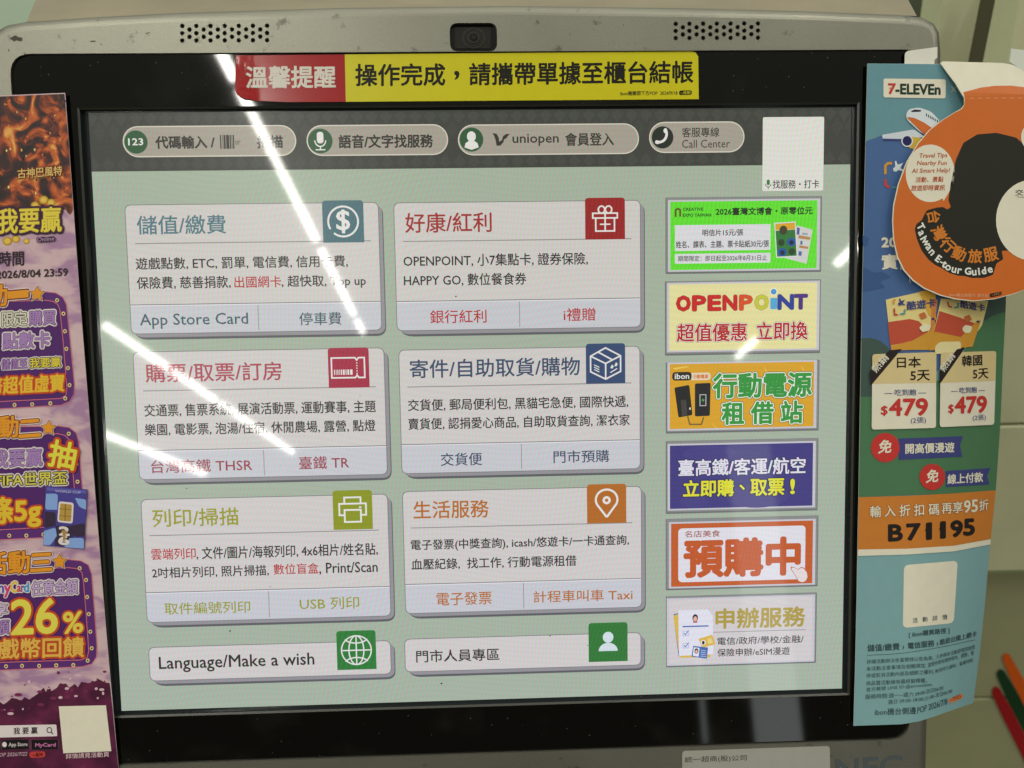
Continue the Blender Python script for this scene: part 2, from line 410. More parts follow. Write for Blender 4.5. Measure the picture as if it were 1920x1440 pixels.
for c in ([(18,72),(25,68),(30,66),(33,69),(38,70),(42,71),(42,76),(37,78),(31,75),(27,78),(22,75)],[(168,77),(178,76),(180,78),(170,79)],[(272,62),(281,60),(281,62),(273,64)],[(44,98),(48,100),(47,102),(44,100)],[(16,92),(18,94),(17,97),(15,95)],[(1168,46),(1170,46),(1170,48),(1168,48)],[(187,82),(192,83),(190,85)]):
    hd.poly(c, M_CHIP, 1)
hb.build('housing', kiosk)
# upper hood leaning back above the front plate
hm = MB()
hood = [(50,41),(68,-4),(95,-60),(1670,-60),(1702,-2),(1719,30)]
front = PX([hood[0], hood[1], hood[2], hood[3], hood[4], hood[5]], 0.0)
zz = [-.0035,-.030,-.055,-.055,-.030,-.0035]; front = np.concatenate([PX([p], z) for p, z in zip(hood, zz)])
arch = PX([(180,33),(330,25),(640,15.5),(960,12),(1280,16),(1500,21.5)], -.0035)
V = np.concatenate([front[0:1], arch, front[5:6], front[1:5]])       # 0 left,1..6 arch,7 right,8,9 left up, 10,11 right up
hm.add(V, [[0,1,2,3,4,5,6,7,11,8],[8,11,10,9]], M_HOOD)
back = V.copy(); back[:,2] -= .09
hm.add(np.concatenate([V, back]), [[0,8,20,12],[8,9,21,20],[9,10,22,21],[10,11,23,22],[11,7,19,23]], M_HOOD)
hm.build('top_hood', kiosk)
# speaker backs, camera
gm = None
for X0 in (341.7, 1267):
    gm = MB(); D(lambda p: PX(p, .0012), gm).rect(X0-14, 30, X0+175, 90, M_HOLE); gm.build('speaker_grille', kiosk)
cm = MB(); cdw = D(lambda p: PX(p, .0016), cm); cdw.rect(838, 36, 938, 102, M_CAMB); camobj = cm.build('webcam', kiosk)
wm = MB(); dw = D(lambda p: PX(p, .0020), wm); dw.rect(853, 51, 920, 91, M_CAMW, 0, 2); wm.build('camera_window', camobj)
lm = MB(); dl = D(lambda p: PX(p, .0022), lm)
for a, mm in ((22, M_LENS),(18, M_CAMW),(12, M_LENS),(8, M_CAMB),(4.5, M_CAMW)): dl.ell(888, 71, a, a*.92, mm, 23-a)
lm.build('lens', camobj)

# ------------------------------------------------------------------ bezel and window
wl = lp(150,260,ZB)[0]; wt = lp(148,203,ZB)[1]; wr = lp(1600,900,ZB)[0]; wb = lp(1000,1322,ZB)[1]
wl = lp(178,800,ZB)[0]; wt = lp(900,196,ZB)[1]
bz = MB(); win = [(wl,wt),(wr,wt),(wr,wb),(wl,wb)]
plate(rr_xy(op[0]-.001, op[1]+.001, op[2]+.001, op[3]-.001, .009), [win], ZB, .0001, M_BEZEL, bz)
def ringq(mb, x, y, x2, y2, z1, z2, d, m):
    A = np.array([(x,y,z1),(x2,y,z1),(x2,y2,z1),(x,y2,z1)]); B = np.array([(x+d,y-d,z2),(x2-d,y-d,z2),(x2-d,y2+d,z2),(x+d,y2+d,z2)])
    mb.add(np.concatenate([A,B]), [[i,(i+1)%4,4+(i+1)%4,4+i] for i in range(4)], m)
ringq(bz, wl, wt, wr, wb, ZB-.0001, ZB-.0008, .0009, M_LIP)
ringq(bz, wl+.0009, wt-.0009, wr-.0009, wb+.0009, ZB-.0008, -.0006, .0001, M_WELL)
bz.build('bezel', kiosk)
scm = MB()
scm.add(np.array([(wl-.002,wt+.002,-.0006),(wr+.002,wt+.002,-.0006),(wr+.002,wb-.002,-.0006),(wl-.002,wb-.002,-.0006)]), [[0,1,2,3]], M_WELL)
d = D(ui3, scm)
C_BG = (164,177,160)
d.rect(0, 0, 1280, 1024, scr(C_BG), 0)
DUST = painted('dust_speck', (52,46,38), rough=.9)
for x, y, r in ((433,1181,2),(855,556,1.8),(828,1279,2.2),(1031,1190,1.6),(352,915,1.3),(508,1098,1.2),(438,1040,1.),(1101,1208,1.2),(985,480,1.),(676,742,1.)): q = UI(x,y); d.ell(q[0],q[1],r*.8,r*.7,DUST,30,8)
screen = scm.build('screen', kiosk)

def UR(x0, x1, yt, yb):
    a = UI(x0, yt); b = UI(x0, yb); c = UI(x1, yb); return a[0], a[1], c[0], b[1]
def UT(d, s, x0, x1, yt, yb, m, lay, bold=0., outline=(), **kw):
    a = UI(x0, yt); b = UI(x0, yb); c = UI(x1, yb); d.text(s, (b[0], b[1]), (c[0], b[1]), b[1]-a[1], m, lay, bold, outline, **kw)
def UL(px): return np.array([UI(*p) for p in px])

# header strip with its faint diamond pattern
hmb = MB(); d = D(ui3, hmb, 3); hy = UI(170,322)[1]
d.rect(0, 0, 1280, hy, scr((60,62,58)), 0)
dia = scr((67,69,65)); dia2 = scr((64,66,62))
for r, yy in enumerate((8, 32, hy-9)):
    for i in range(-1, 53):
        x = 24.3*i+(12 if r == 1 else 0)+4; hgt = 15
        pts = [(x,yy-hgt),(x+11,yy),(x,yy+hgt),(x-11,yy)]
        pts = [(min(1279.,max(1.,a)), min(hy-1,max(1.,b))) for a, b in pts]
        if pts[1][0]-pts[3][0] > 4: d.poly(pts, dia if r != 1 else dia2, 1)
hmb.build('header_strip', screen)
DK = scr((48,46,43)); DARK = scr((42,40,40)); WHITE = scr((226,224,222))
PILL = scr((164,157,146)); PEDGE = scr((214,208,196)); GREEN = scr((44,86,54)); NAVY = scr((45,62,98))
def pill(x0, x1, yt, yb):
    mb = MB(); d = D(ui3, mb, 6); a, b, c, e = UR(x0, x1, yt, yb); r = (e-b)/2
    def cap(k, m, lay):
        t = np.linspace(math.pi/2, 3*math.pi/2, 14); R_ = r-k
        L = np.stack([a+r+R_*np.cos(t), (b+e)/2-R_*np.sin(t)], 1); Rr = np.stack([c-r-R_*np.cos(t), (b+e)/2+R_*np.sin(t)], 1)
        d.poly(np.concatenate([L, Rr]), m, lay)
    cap(0, PEDGE, 0); cap(1.8, PILL, 1); return mb, d
mb, d = pill(229,557,237,295.5); q = UI(255.7,266.7); d.ell(*q, 19, 19, GREEN, 2)
UT(d,'123',241.7,269.3,260,272.7,WHITE,3,.03); UT(d,'代碼輸入 /',293,403,256,279,DK,2,.035)
u0 = UI(412.7,253.5); u1 = UI(437.7,279.3); x = u0[0]
for w, g in ((2,2),(1,1),(3,1),(5,1),(2,1.2),(1,1),(2,0)): d.rect(x, u0[1], x+w, u1[1], DK, 2); x += w+g
UT(d,'or',441.7,451.7,264,271.7,DK,2); UT(d,'掃描',483,530.7,255,278,DK,2,.035); mb.build('shortcut_button', screen)
mb, d = pill(574,841,235,293); q = UI(600.8,264.7); d.ell(*q, 20.5, 20.5, GREEN, 2)
d.rect(q[0]-5.5,q[1]-15,q[0]+5.5,q[1]+4,WHITE,3,5.5); d.arc(q[0],q[1]-1,9,10,0,180,2,WHITE,3); d.rect(q[0]-1,q[1]+9,q[0]+1,q[1]+14,WHITE,4); d.rect(q[0]-8,q[1]+13.4,q[0]+8,q[1]+15.4,WHITE,3)
UT(d,'語音/文字找服務',636,811.7,253.7,278,DK,2,.03); mb.build('shortcut_button', screen)
mb, d = pill(858,1198,234,291.8); q = UI(884,262); d.ell(*q, 20, 20, GREEN, 2)
d.ell(q[0],q[1]-5,7.5,8.5,WHITE,3); d.poly([(q[0]-12,q[1]+13),(q[0]-10,q[1]+6),(q[0]-4,q[1]+2),(q[0]+4,q[1]+2),(q[0]+10,q[1]+6),(q[0]+12,q[1]+13),(q[0],q[1]+17)],WHITE,4)
d.poly(UL([(923,250),(931,251),(935,258),(936,266),(941,263),(943,256),(948,252),(956,251),(951,257),(950,259),(945,262),(944,267),(938,273.5),(931,273.5),(929,262),(926,254)]),DK,2)
UT(d,'uniopen',961.3,1047.4,252,274,DK,2,.015); UT(d,'會員登入',1060,1150.5,250,273.8,DK,2,.02); mb.build('shortcut_button', screen)
mb, d = pill(1216.7,1395.4,229,287.3); q = UI(1242,258); d.ell(*q, 18.5, 18.5, scr((30,38,33)), 2)
a = np.radians(np.linspace(-38, 118, 12)); d.stroke(np.stack([q[0]-6+13*np.cos(a), q[1]-6+14*np.sin(a)],1), 4.2, WHITE, 3)
d.ell(q[0]+4.5,q[1]-11,3,4,WHITE,4); d.ell(q[0]-9,q[1]+8,4,3,WHITE,4)
UT(d,'客服專線',1278.4,1348,239.7,257.5,DK,2,.01); UT(d,'Call Center',1278.4,1368,262.5,277.7,DK,2); mb.build('shortcut_button', screen)
mb = MB(); d = D(ui3, mb, 6); a, b, c, e = UR(1430,1543,220,358.5); d.rect(a,b,c,e,scr((221,220,216)),0,3)
UT(d,'找服務・打卡',1448.3,1535,338,354,DARK,1,.01); q = UI(1440,346)
g2 = scr((52,120,66)); d.rect(q[0]-2.6,q[1]-8,q[0]+2.6,q[1]+1,g2,1,2.4); d.arc(q[0],q[1]-1,4.6,5.4,0,180,1.2,g2,1,10); d.rect(q[0]-.7,q[1]+4.5,q[0]+.7,q[1]+8,g2,2)
mb.build('caption_label', screen)

# ------------------------------------------------------------------ big menu buttons
PANEL = scr((205,201,199)); BAR = scr((197,198,205)); SH1 = scr((92,92,97)); SH2 = scr((146,144,149)); EDGE = scr((118,116,118)); RULE = scr((140,138,138)); HAIR = scr((104,102,104))
RED = scr((176,38,44))
def menu_button(x0, x1, yt, yb, xr, rule=None, div=None, vdiv=None):
    mb = MB(); d = D(ui3, mb, 4); a = UI(x0, yt); c = UI(x1, yt); e = UI(xr, yb)
    x0, y0, x1, y1 = a[0], a[1], c[0], UI(x0+(yb-yt)*.045, yb)[1]
    d.rect(x0+4, y0+8, x1+7, y1+9.5, SH1, 0, [10,12,16,24]); d.rect(x0+3, y0+6, x1+5.5, y1+5.5, SH2, 1, [10,12,14,20])
    d.rect(x0, y0, x1, y1, EDGE, 2, 11); d.rect(x0+1.2, y0+1.2, x1-1.2, y1-1.2, PANEL, 3, 10)
    if rule: q = UI(rule[0], rule[2]); w = UI(rule[1], rule[2]); d.rect(q[0], q[1]-.8, w[0], q[1]+.8, RULE, 4)
    if div:
        yd = UI(x0, 0)[0]; yd = UI(div[0], div[1])[1]
        d.rect(x0+1.2, yd, x1-1.2, y1-1.2, BAR, 4, [0,0,10,10]); d.rect(x0+1.2, yd-.6, x1-1.2, yd+.6, HAIR, 5); d.rect(x0+1.2, yd+.8, x1-1.2, yd+2.6, scr((220,219,224)), 5)
        xv = UI(vdiv, div[1])[0]; d.rect(xv-.6, yd+3, xv+.6, y1-4, RULE, 6)
    return mb, d
def icon_tile(x0, x1, yt, yb, c):
    mb = MB(); d = D(ui3, mb, 13); a, b, e, f = UR(x0, x1, yt, yb); d.rect(a, b, e, f, scr(c), 0, [6,6,0,0]); return mb, d, (a+e)/2, (b+f)/2
T1 = scr((84,120,132)); T2 = scr((158,44,42)); T3 = scr((170,70,86)); T4 = scr((58,74,104)); T5 = scr((150,152,40)); T6 = scr((178,104,40))
mb, d = menu_button(233.7,710,384,627,716,(254,696,457),(241,572),484)
UT(d,'儲值/繳費',258.5,424.4,405,440,T1,5,.012); UT(d,'遊戲點數, ETC, 罰單, 電信費, 信用卡費,',256,652.8,483.7,506.5,DK,5,.012)
UT(d,'保險費, 慈善捐款,',258,433.4,519.5,543,DK,5,.012); UT(d,'出國網卡',440.4,528,518.5,540,RED,5,.008); UT(d,', 超快取, Top up',529,686.5,517,541.5,DK,5,.012)
TB = scr((68,92,104)); UT(d,'App Store Card',264,466.3,589,617,TB,6,.008); UT(d,'停車費',562,640.7,586,610,TB,6,.008); mb.build('menu_button', screen)
mb, d, x, y = icon_tile(604,683.5,376.5,455.5,(74,110,120)); d.arc(x,y,25,25,-225+15,130,3.2,WHITE,1,40); UT_ = UI
d.text('$',(x-11,y+19),(x+11,y+19),38,WHITE,1,.02); mb.build('icon_tile', screen)
mb, d = menu_button(737.6,1201,380,621,1199,(755.8,1183.7,453),(744,565.5),973.8)
UT(d,'好康/紅利',760.6,921.8,399.8,436.7,T2,5,.012); UT(d,'OPENPOINT, 小7集點卡, 證券保險,',757,1102,477.8,501.5,DARK,5,.012); UT(d,'HAPPY GO, 數位餐食券',758,986.8,514.4,537.8,DARK,5,.012)
UT(d,'銀行紅利',807,912.3,582,606.5,RED,6,.008); UT(d,'i禮贈',1057,1116,578,602,RED,6,.008); mb.build('menu_button', screen)
mb, d, x, y = icon_tile(1096.5,1171.5,371.5,449.5,(150,30,32)); w = 2.6
d.stroke([(x-21,y-9),(x+21,y-9),(x+21,y-1),(x-21,y-1)],w,WHITE,1,True); d.stroke([(x-16,y-1),(x-16,y+21),(x+16,y+21),(x+16,y-1)],w,WHITE,2); d.rect(x-1.3,y-8,x+1.3,y+20,WHITE,3)
d.rect(x-9,y+8.5,x+9,y+10.8,WHITE,4)
d.arc(x-6,y-15,5.5,6,0,360,w,WHITE,2,16); d.arc(x+6,y-15,5.5,6,0,360,w,WHITE,3,16); mb.build('icon_tile', screen)
mb, d = menu_button(249,720.6,659.5,900,723.5,(269,705.5,733),(256,845),494.6)
UT(d,'購票/取票/訂房',274.4,529,682.5,717,T3,5,.012); UT(d,'交通票, 售票系統, 展演活動票, 運動賽事, 主題',272,705,758.3,782,DK,5,.012); UT(d,'樂園, 電影票, 泡湯/住宿, 休閒農場, 露營, 點燈',273,704.6,794.8,817.5,DK,5,.012)
TC = scr((150,58,76)); UT(d,'台灣高鐵 THSR',284.6,474,862.7,887,TC,6,.008); UT(d,'臺鐵 TR',561.7,655,856,880,TC,6,.008); mb.build('menu_button', screen)
mb, d, x, y = icon_tile(614.7,693.5,652.5,727.5,(162,42,68))
d.stroke([(x-29,y-17),(x+11,y-17),(x+14,y-13),(x+17,y-17),(x+27,y-17),(x+27,y+17),(x+17,y+17),(x+14,y+13),(x+11,y+17),(x-29,y+17)],2.6,WHITE,1,True)
xx = x-25
for w_ in (1.5,1,1.5,1,2,3,1.5,3,4): d.rect(xx,y+3,xx+w_,y+12,WHITE,1); xx += w_+1.6
for k_ in range(5): d.rect(x+13,y-9+k_*4.5,x+15,y-7+k_*4.5,WHITE,1)
mb.build('icon_tile', screen)
mb, d = menu_button(747,1200,656,888.5,1198,(764,1183.7,725.6),(752,833.5),977.3)
UT(d,'寄件/自助取貨/購物',769.3,1087,674.7,709,T4,5,.012); UT(d,'交貨便, 郵局便利包, 黑貓宅急便, 國際快遞,',765.5,1177.7,749,771.5,DARK,5,.012); UT(d,'賣貨便, 認捐愛心商品, 自助取貨查詢, 潔衣家',766,1180.5,784.4,806.5,DARK,5,.012)
TD = scr((58,72,98)); UT(d,'交貨便',827,904,849.4,873.5,TD,6,.008); UT(d,'門市預購',1038,1141.7,845,868,TD,6,.008); mb.build('menu_button', screen)
mb, d, x, y = icon_tile(1098,1172,644.5,719.5,(54,74,112)); w = 2.6
d.stroke([(x,y-27),(x+26,y-13),(x+26,y+14),(x,y+27),(x-26,y+14),(x-26,y-13)],w,WHITE,1,True); d.stroke([(x-26,y-13),(x,y),(x+26,y-13)],w,WHITE,2); d.rect(x-1.3,y+1,x+1.3,y+26,WHITE,3)
d.stroke([(x-13,y-20),(x+12,y-6)],w,WHITE,2); 
for k_ in range(3): d.stroke([(x-20,y+2+k_*4),(x-11,y+6.5+k_*4)],1.6,WHITE,2)
d.stroke([(x+8,y+16),(x+20,y+9)],1.8,WHITE,2); d.poly([(x+8,y+8),(x+11,y+2),(x+14,y+5),(x+12,y+9)],WHITE,2); d.poly([(x+15,y+5),(x+18,y-2),(x+21,y+1),(x+19,y+5)],WHITE,2); mb.build('icon_tile', screen)
mb, d = menu_button(264,727.5,936,1167.5,730,(281,711,1004),(272,1111),504)
UT(d,'列印/掃描',287.6,448.5,955,988,T5,5,.012); UT(d,'雲端列印',284.7,368,1028.7,1049.5,RED,5,.008); UT(d,', 文件/圖片/海報列印, 4x6相片/姓名貼,',369.6,709,1025.5,1049,DK,5,.012)
UT(d,'2吋相片列印, 照片掃描,',286.4,504.8,1064,1084.6,DK,5,.012); UT(d,'數位盲盒',514,598,1057,1077,RED,5,.008); UT(d,', Print/Scan',599.4,708.5,1055,1077.5,DK,5,.012)
UT(d,'取件編號列印',309.8,470,1130,1152,T5,6,.008); UT(d,'USB 列印',563,674,1120.5,1143.5,T5,6,.008); mb.build('menu_button', screen)
mb, d, x, y = icon_tile(623.6,699.7,919.5,993,(138,148,34)); w = 3
d.stroke([(x-15,y+9),(x-23,y+9),(x-23,y-11),(x+23,y-11),(x+23,y+9),(x+15,y+9)],w,WHITE,1); d.stroke([(x-14,y-12),(x-14,y-22),(x+14,y-22),(x+14,y-12)],w,WHITE,2); d.stroke([(x-14,y),(x+14,y),(x+14,y+21),(x-14,y+21)],w,WHITE,2,True); d.rect(x+11,y-6,x+15,y-3,WHITE,2); mb.build('icon_tile', screen)
mb, d = menu_button(754,1202.7,921,1150.5,1202.7,(770,1185.6,989.7),(757,1095.5),981.4)
UT(d,'生活服務',776,916.5,939.8,972.6,T6,5,.012); UT(d,'電子發票(中獎查詢), icash/悠遊卡/一卡通查詢,',771,1179,1012,1034,DARK,5,.012); UT(d,'血壓紀錄,  找工作, 行動電源租借',772,1080.8,1048,1069,DARK,5,.012)
UT(d,'電子發票',819,922,1110.7,1135,T6,6,.008); UT(d,'計程車叫車 Taxi',1000.5,1185.6,1107.8,1129.5,T6,6,.008); mb.build('menu_button', screen)
mb, d, x, y = icon_tile(1100,1174,908,981,(176,104,38))
a = np.radians(np.linspace(140, 390, 30)); pin = [(x+19*math.cos(t), y-7+18*math.sin(t)) for t in a]; d.stroke([(x,y+24)]+pin,3.6,WHITE,1); d.stroke([(x,y+24),(x+14,y+5),(x+17,y+1)],3.6,WHITE,2)
d.ell(x,y-6,7.2,7.2,WHITE,1); d.ell(x,y-6,3,3,scr((176,104,38)),2); mb.build('icon_tile', screen)
mb, d = menu_button(278.4,733,1213,1277,734); UT(d,'Language/Make a wish',299.8,590.3,1231,1261,DK,5,.012); mb.build('menu_button', screen)
mb, d, x, y = icon_tile(630.7,706.5,1182.5,1255.5,(46,122,56)); w = 2.2
d.arc(x,y,26,26,0,360,w,WHITE,1,36); d.arc(x,y,13,26,0,360,w,WHITE,2,36); d.rect(x-1.1,y-26,x+1.1,y+26,WHITE,3); d.rect(x-26,y-1.1,x+26,y+1.1,WHITE,4)
d.arc(x,y-26,22,13,28,152,w,WHITE,5,14); d.arc(x,y+26,22,13,208,332,w,WHITE,5,14); mb.build('icon_tile', screen)
mb, d = menu_button(758,1202,1197.5,1260,1202.7); UT(d,'門市人員專區',781,936.4,1219,1241.7,DK,5,.012); mb.build('menu_button', screen)
mb, d, x, y = icon_tile(1103,1176.5,1167.6,1240.5,(48,118,54)); d.ell(x,y-9,9.5,10,scr((208,220,226)),1)
a = np.linspace(math.pi, 2*math.pi, 14); d.poly(np.stack([x+17*np.cos(a), y+16+15*np.sin(a)],1), scr((208,220,226)), 2); mb.build('icon_tile', screen)

# ------------------------------------------------------------------ banner buttons down the right of the display
FR = scr((134,136,136)); FRD = scr((108,110,110)); FRW = scr((196,194,202))
def banner(x0, x1, yt, yb, i0, i1, jt, jb, c):
    mb = MB(); d = D(ui3, mb, 4); a, b, e, f = UR(x0, x1, yt, yb); d.rect(a, b, e, f, FRD, 0, 2); d.rect(a+1.5, b+.5, e-1.5, f-3, FR, 1)
    g, h, i, j = UR(i0, i1, jt, jb); d.rect(g-4, h-3, i+5, j+3, FRW, 2); d.rect(g, h, i, j, c if not isinstance(c, tuple) else scr(c), 3); return mb, d
mb, d = banner(1247.5,1539,370.6,514,1256.5,1530.5,378.6,506.5,(96,220,46))
Bk = scr((36,48,30)); Gn = scr((40,84,32)); Wt = scr((216,216,222))
d.stroke(UL([(1266.5,407),(1266.5,394),(1270.7,391.5),(1275,394),(1275,406.5)]),3.4,scr((96,84,34)),4)
UT(d,'CREATIVE',1280,1318,390,395.5,Gn,4,.05); UT(d,'EXPO TAIWAN',1280,1333,401,406.7,Gn,4,.05); UT(d,'2026臺灣文博會・原零位元',1341.7,1522.8,390,404,Bk,4,.03)
a, b, e, f = UR(1265,1444,422.5,471); d.rect(a,b,e,f,Wt,4); a, b, e, f = UR(1265,1444,476.3,494.7); d.rect(a,b,e,f,Wt,4)
UT(d,'明信片15元/張',1316.7,1392.8,430.5,443,DARK,5,.015); UT(d,'姓名、課表、主題、票卡貼紙30元/張',1267,1441,452.5,465.5,DARK,5,.015); UT(d,'期間限定：即日起至2026年8月31日止',1271,1437.5,480,490.5,DARK,5,.01)
d.poly(UL([(1494,423),(1523,431),(1511.7,494.7),(1471.7,484)]),scr((206,204,204)),4)
for p, c in (([(1497,441),(1519,445),(1518,450),(1496,447)],(176,132,80)),([(1498,460),(1515,463),(1514.5,467),(1498,465)],(176,132,80)),([(1494,426),(1499,428),(1498,440),(1493,440)],(70,92,150)),([(1500,452),(1504,452),(1504,459),(1500,459)],(80,104,160)),([(1497,471),(1503,472),(1502,480),(1496,479)],(80,104,160)),([(1504,436),(1515,438),(1513,441),(1503,440)],(150,160,184))): d.poly(UL(p),scr(c),5)
d.poly(UL([(1451,418),(1491,415.5),(1495,481.7),(1454.7,483.7)]),Wt,6); d.poly(UL([(1453,420),(1489.5,417.5),(1490,430),(1453.5,432)]),scr((214,160,40)),7); d.poly(UL([(1453.5,433),(1490,430.5),(1493,479.5),(1456.5,481.5)]),scr((48,116,54)),7)
for p, rx, ry, c in (((1468,432),7,8,(64,62,44)),((1464,455),6,6,(40,66,36)),((1483,454),8,7,(38,82,160)),((1466,473),8,7,(38,82,160)),((1484,472),6,6,(40,66,36)),((1483,455),4,4,(24,38,60)),((1466,474),4,4,(24,38,60))): q = UI(*p); d.ell(q[0],q[1],rx,ry,scr(c),8 if rx>4 else 9,12)
mb.build('banner_button', screen)
mb, d = banner(1246.5,1537,527.6,667,1254.5,1530,533.5,657.5,(226,219,158))
Rd = scr((176,36,38)); OW = ((1.6, scr((236,232,226))),)
xs = [(1268,1295,'O',(196,34,36)),(1298,1324,'P',(196,34,36)),(1327,1352,'E',(196,34,36)),(1355,1382,'N',(196,34,36)),(1386,1411,'P',(212,78,36)),(1415,1441,'O',(196,196,60)),(1458,1488,'N',(44,62,150)),(1488,1514,'T',(74,48,128))]
for a_, b_, ch, c in xs:
    yb_ = 582.5-(a_-1268)*.017; yt_ = 556-(a_-1268)*.012; UT(d,ch,a_+1,b_-2,yt_,yb_,scr(c),4,.075,((2.2,scr((120,112,84))),)+OW)
UT(d,'I',1445,1455,560,578.5,scr((84,166,210)),4,.08,OW); q = UI(1450,547); d.ell(q[0],q[1],6.5,6.5,scr((236,232,226)),4,16); d.ell(q[0],q[1],5,5,scr((72,150,200)),5,16)
UT(d,'超值優惠',1269,1399.4,607.8,641,Rd,4,.02,((2.4,scr((150,140,104))),)+OW); UT(d,'立即換',1417.5,1512.9,604.4,637.6,Rd,4,.02,((2.4,scr((150,140,104))),)+OW); mb.build('banner_button', screen)
mb, d = banner(1248,1534.5,679.4,813,1255.5,1524.6,682.8,804.5,(214,160,40))
for p in ([(1262,690),(1290,686),(1291,688),(1264,693)],[(1430,684),(1440,700),(1438,701)],[(1330,790),(1345,803),(1343,803)],[(1500,684),(1508,694),(1506,695)],[(1400,760),(1420,790),(1418,791)]): d.poly(UL(p),scr((228,196,90)),4)
a,b,e,f = UR(1293,1332,699,713); d.rect(a,b,e,f,scr((222,208,180)),4,6); a,b,e,f = UR(1260,1296.4,697.7,713.8); d.rect(a,b,e,f,scr((44,40,34)),5,6.5)
UT(d,'ibon',1265,1291.5,700.5,710.6,WHITE,6,.03); UT(d,'行動電源',1299.7,1327,702.5,709.8,scr((208,112,50)),6,.03)
d.stroke(UL([(1289,780),(1293,795.5),(1314.7,795.5),(1319,782)]),2.6,scr((120,96,50)),4)
d.poly(rpoly(UL([(1264,726.7),(1292,721.4),(1298,778),(1271.7,782.7)]),3),scr((34,34,36)),5); d.poly(UL([(1276,750),(1286,749),(1288,779),(1278,780)]),scr((66,64,62)),6); d.poly(rpoly(UL([(1302.5,719),(1332,717.7),(1330.5,779.5),(1302.5,780.6)]),3),scr((34,34,38)),5)
a,b,e,f = UR(1312,1323,740,760.5); d.stroke([(a,b),(e,b),(e,f),(a,f)],1.4,scr((190,190,190)),6,True); d.poly([(a+5,b+6),(a+2.5,(b+f)/2+1),(a+6,(b+f)/2+1),(a+4,f-4),(e-2,(b+f)/2-1),(a+6,(b+f)/2-1)],scr((90,170,90)),6)
a,b,e,f = UR(1292,1294.5,764,768); d.rect(a,b,e,f,WHITE,6)
Gr = scr((52,146,62)); OG = ((4.2,scr((112,100,40))),(3.0,scr((232,236,226))))
UT(d,'行動電源',1337,1520,701,746,Gr,6,.035,OG); UT(d,'租 借 站',1353.5,1503,754.7,795.6,Gr,6,.035,OG); mb.build('banner_button', screen)
m_, t_, p_ = new_mat('display_night_blue'); mb, d = banner(1248,1532.5,827,963.5,1255.8,1522.5,835.5,954,(64,58,126))
for p, rx, ry, c in (((1330,850),60,16,(84,72,130)),((1420,930),70,26,(82,72,140)),((1300,940),30,14,(90,70,128))): q = UI(*p); d.ell(q[0],q[1],rx*.8,ry*.8,scr((70,63,130)),4)
UT(d,'臺高鐵/客運/航空',1272,1509,862,892.5,scr((222,220,232)),5,.02,((2.4,scr((52,48,96))),)); YT_ = scr((220,218,50)); YO = ((2.6,scr((44,42,84))),); UT(d,'立即購',1281,1374.6,901,931.3,YT_,5,.03,YO); UT(d,'、',1386,1395.5,908.6,918,YT_,5,.05,YO); UT(d,'取票',1407,1469,898.5,929,YT_,5,.03,YO); UT(d,'!',1482,1488.5,898.5,925,YT_,5,.05,YO); mb.build('banner_button', screen)
mb, d = banner(1248,1532.5,973,1106.7,1258,1522.3,982,1100,(190,90,40)); OrM = scr((190,86,38))
a,b,e,f = UR(1271.4,1508.6,990.6,1091.5); d.rect(a,b,e,f,scr((220,218,226)),4,8); UT(d,'名店美食',1283.7,1349.7,995,1007.3,scr((150,66,48)),5,.01); UT(d,'預購中',1284,1497.5,1013,1081,OrM,5,.045)
hand = [(1483,1063),(1489,1064),(1496,1068),(1500,1064),(1506,1065),(1512,1073),(1513,1082),(1509,1089),(1502,1091),(1496,1088),(1492,1080),(1484,1068)]
d.poly(rpoly(UL([(x+ (x-1499)*.12, y+(y-1077)*.12) for x, y in hand]),2.2),scr((184,92,52)),9); d.poly(rpoly(UL(hand),2),scr((224,214,214)),10); mb.build('banner_button', screen)
mb, d = banner(1248.5,1529.5,1118,1251,1254,1521,1124.7,1245,(206,201,202))
Bl = scr((70,104,170)); Ye = scr((214,180,80))
d.poly(rpoly(UL([(1262,1151),(1280,1148),(1290,1232),(1272,1230)]),2),Bl,4); d.poly(rpoly(UL([(1262,1153),(1325,1141),(1332,1232),(1274,1232.5)]),2),Ye,5); d.poly(rpoly(UL([(1271.4,1144),(1326,1141.6),(1336,1153),(1337,1226),(1272.7,1229)]),1.5),scr((221,221,232)),6)
d.poly(UL([(1279,1173),(1328,1171.5),(1328,1174),(1279,1175.5)]),Bl,7); q = UI(1303,1158); d.ell(q[0],q[1],5,7,scr((44,38,40)),7,14); d.ell(q[0],q[1]+1.5,3.4,4.6,scr((222,176,158)),8,14); d.poly([(q[0]-4,q[1]+6),(q[0]+4,q[1]+6),(q[0]+4,q[1]+8.5),(q[0]-4,q[1]+8.5)],scr((180,80,84)),9)
for yy in (1183,1206): d.stroke(UL([(1280,yy),(1290,yy-.5),(1290,yy+8),(1280,yy+8.5)]),1.1,scr((160,176,216)),7,True); d.stroke(UL([(1281.5,yy+3),(1284.5,yy+6),(1291,yy-2)]),1.4,Bl,8)
d.poly(UL([(1309,1197),(1335,1189),(1341,1207),(1316,1214)]),Ye,8); q = UI(1318,1204); d.ell(q[0],q[1],4.6,5,scr((232,228,228)),9,12); d.ell(q[0],q[1],2.6,3.6,scr((60,44,40)),10,12); d.poly(UL([(1325,1197),(1333,1195),(1336,1204),(1328,1206.5)]),scr((226,206,130)),9)
d.poly(UL([(1299,1210),(1327,1213),(1324.5,1234),(1296,1230)]),Bl,11); d.poly(UL([(1300,1212.5),(1311,1213.7),(1309,1230),(1298.3,1228.3)]),scr((224,224,232)),12); q = UI(1305,1219.5); d.ell(q[0],q[1],3.6,5.2,scr((60,44,40)),13,12); d.ell(q[0],q[1]+1,2.2,3.2,scr((224,180,160)),14,12)
for k_ in range(4): d.stroke(UL([(1313,1218+k_*3.6),(1323,1219+k_*3.6)]),1,scr((190,206,236)),12)
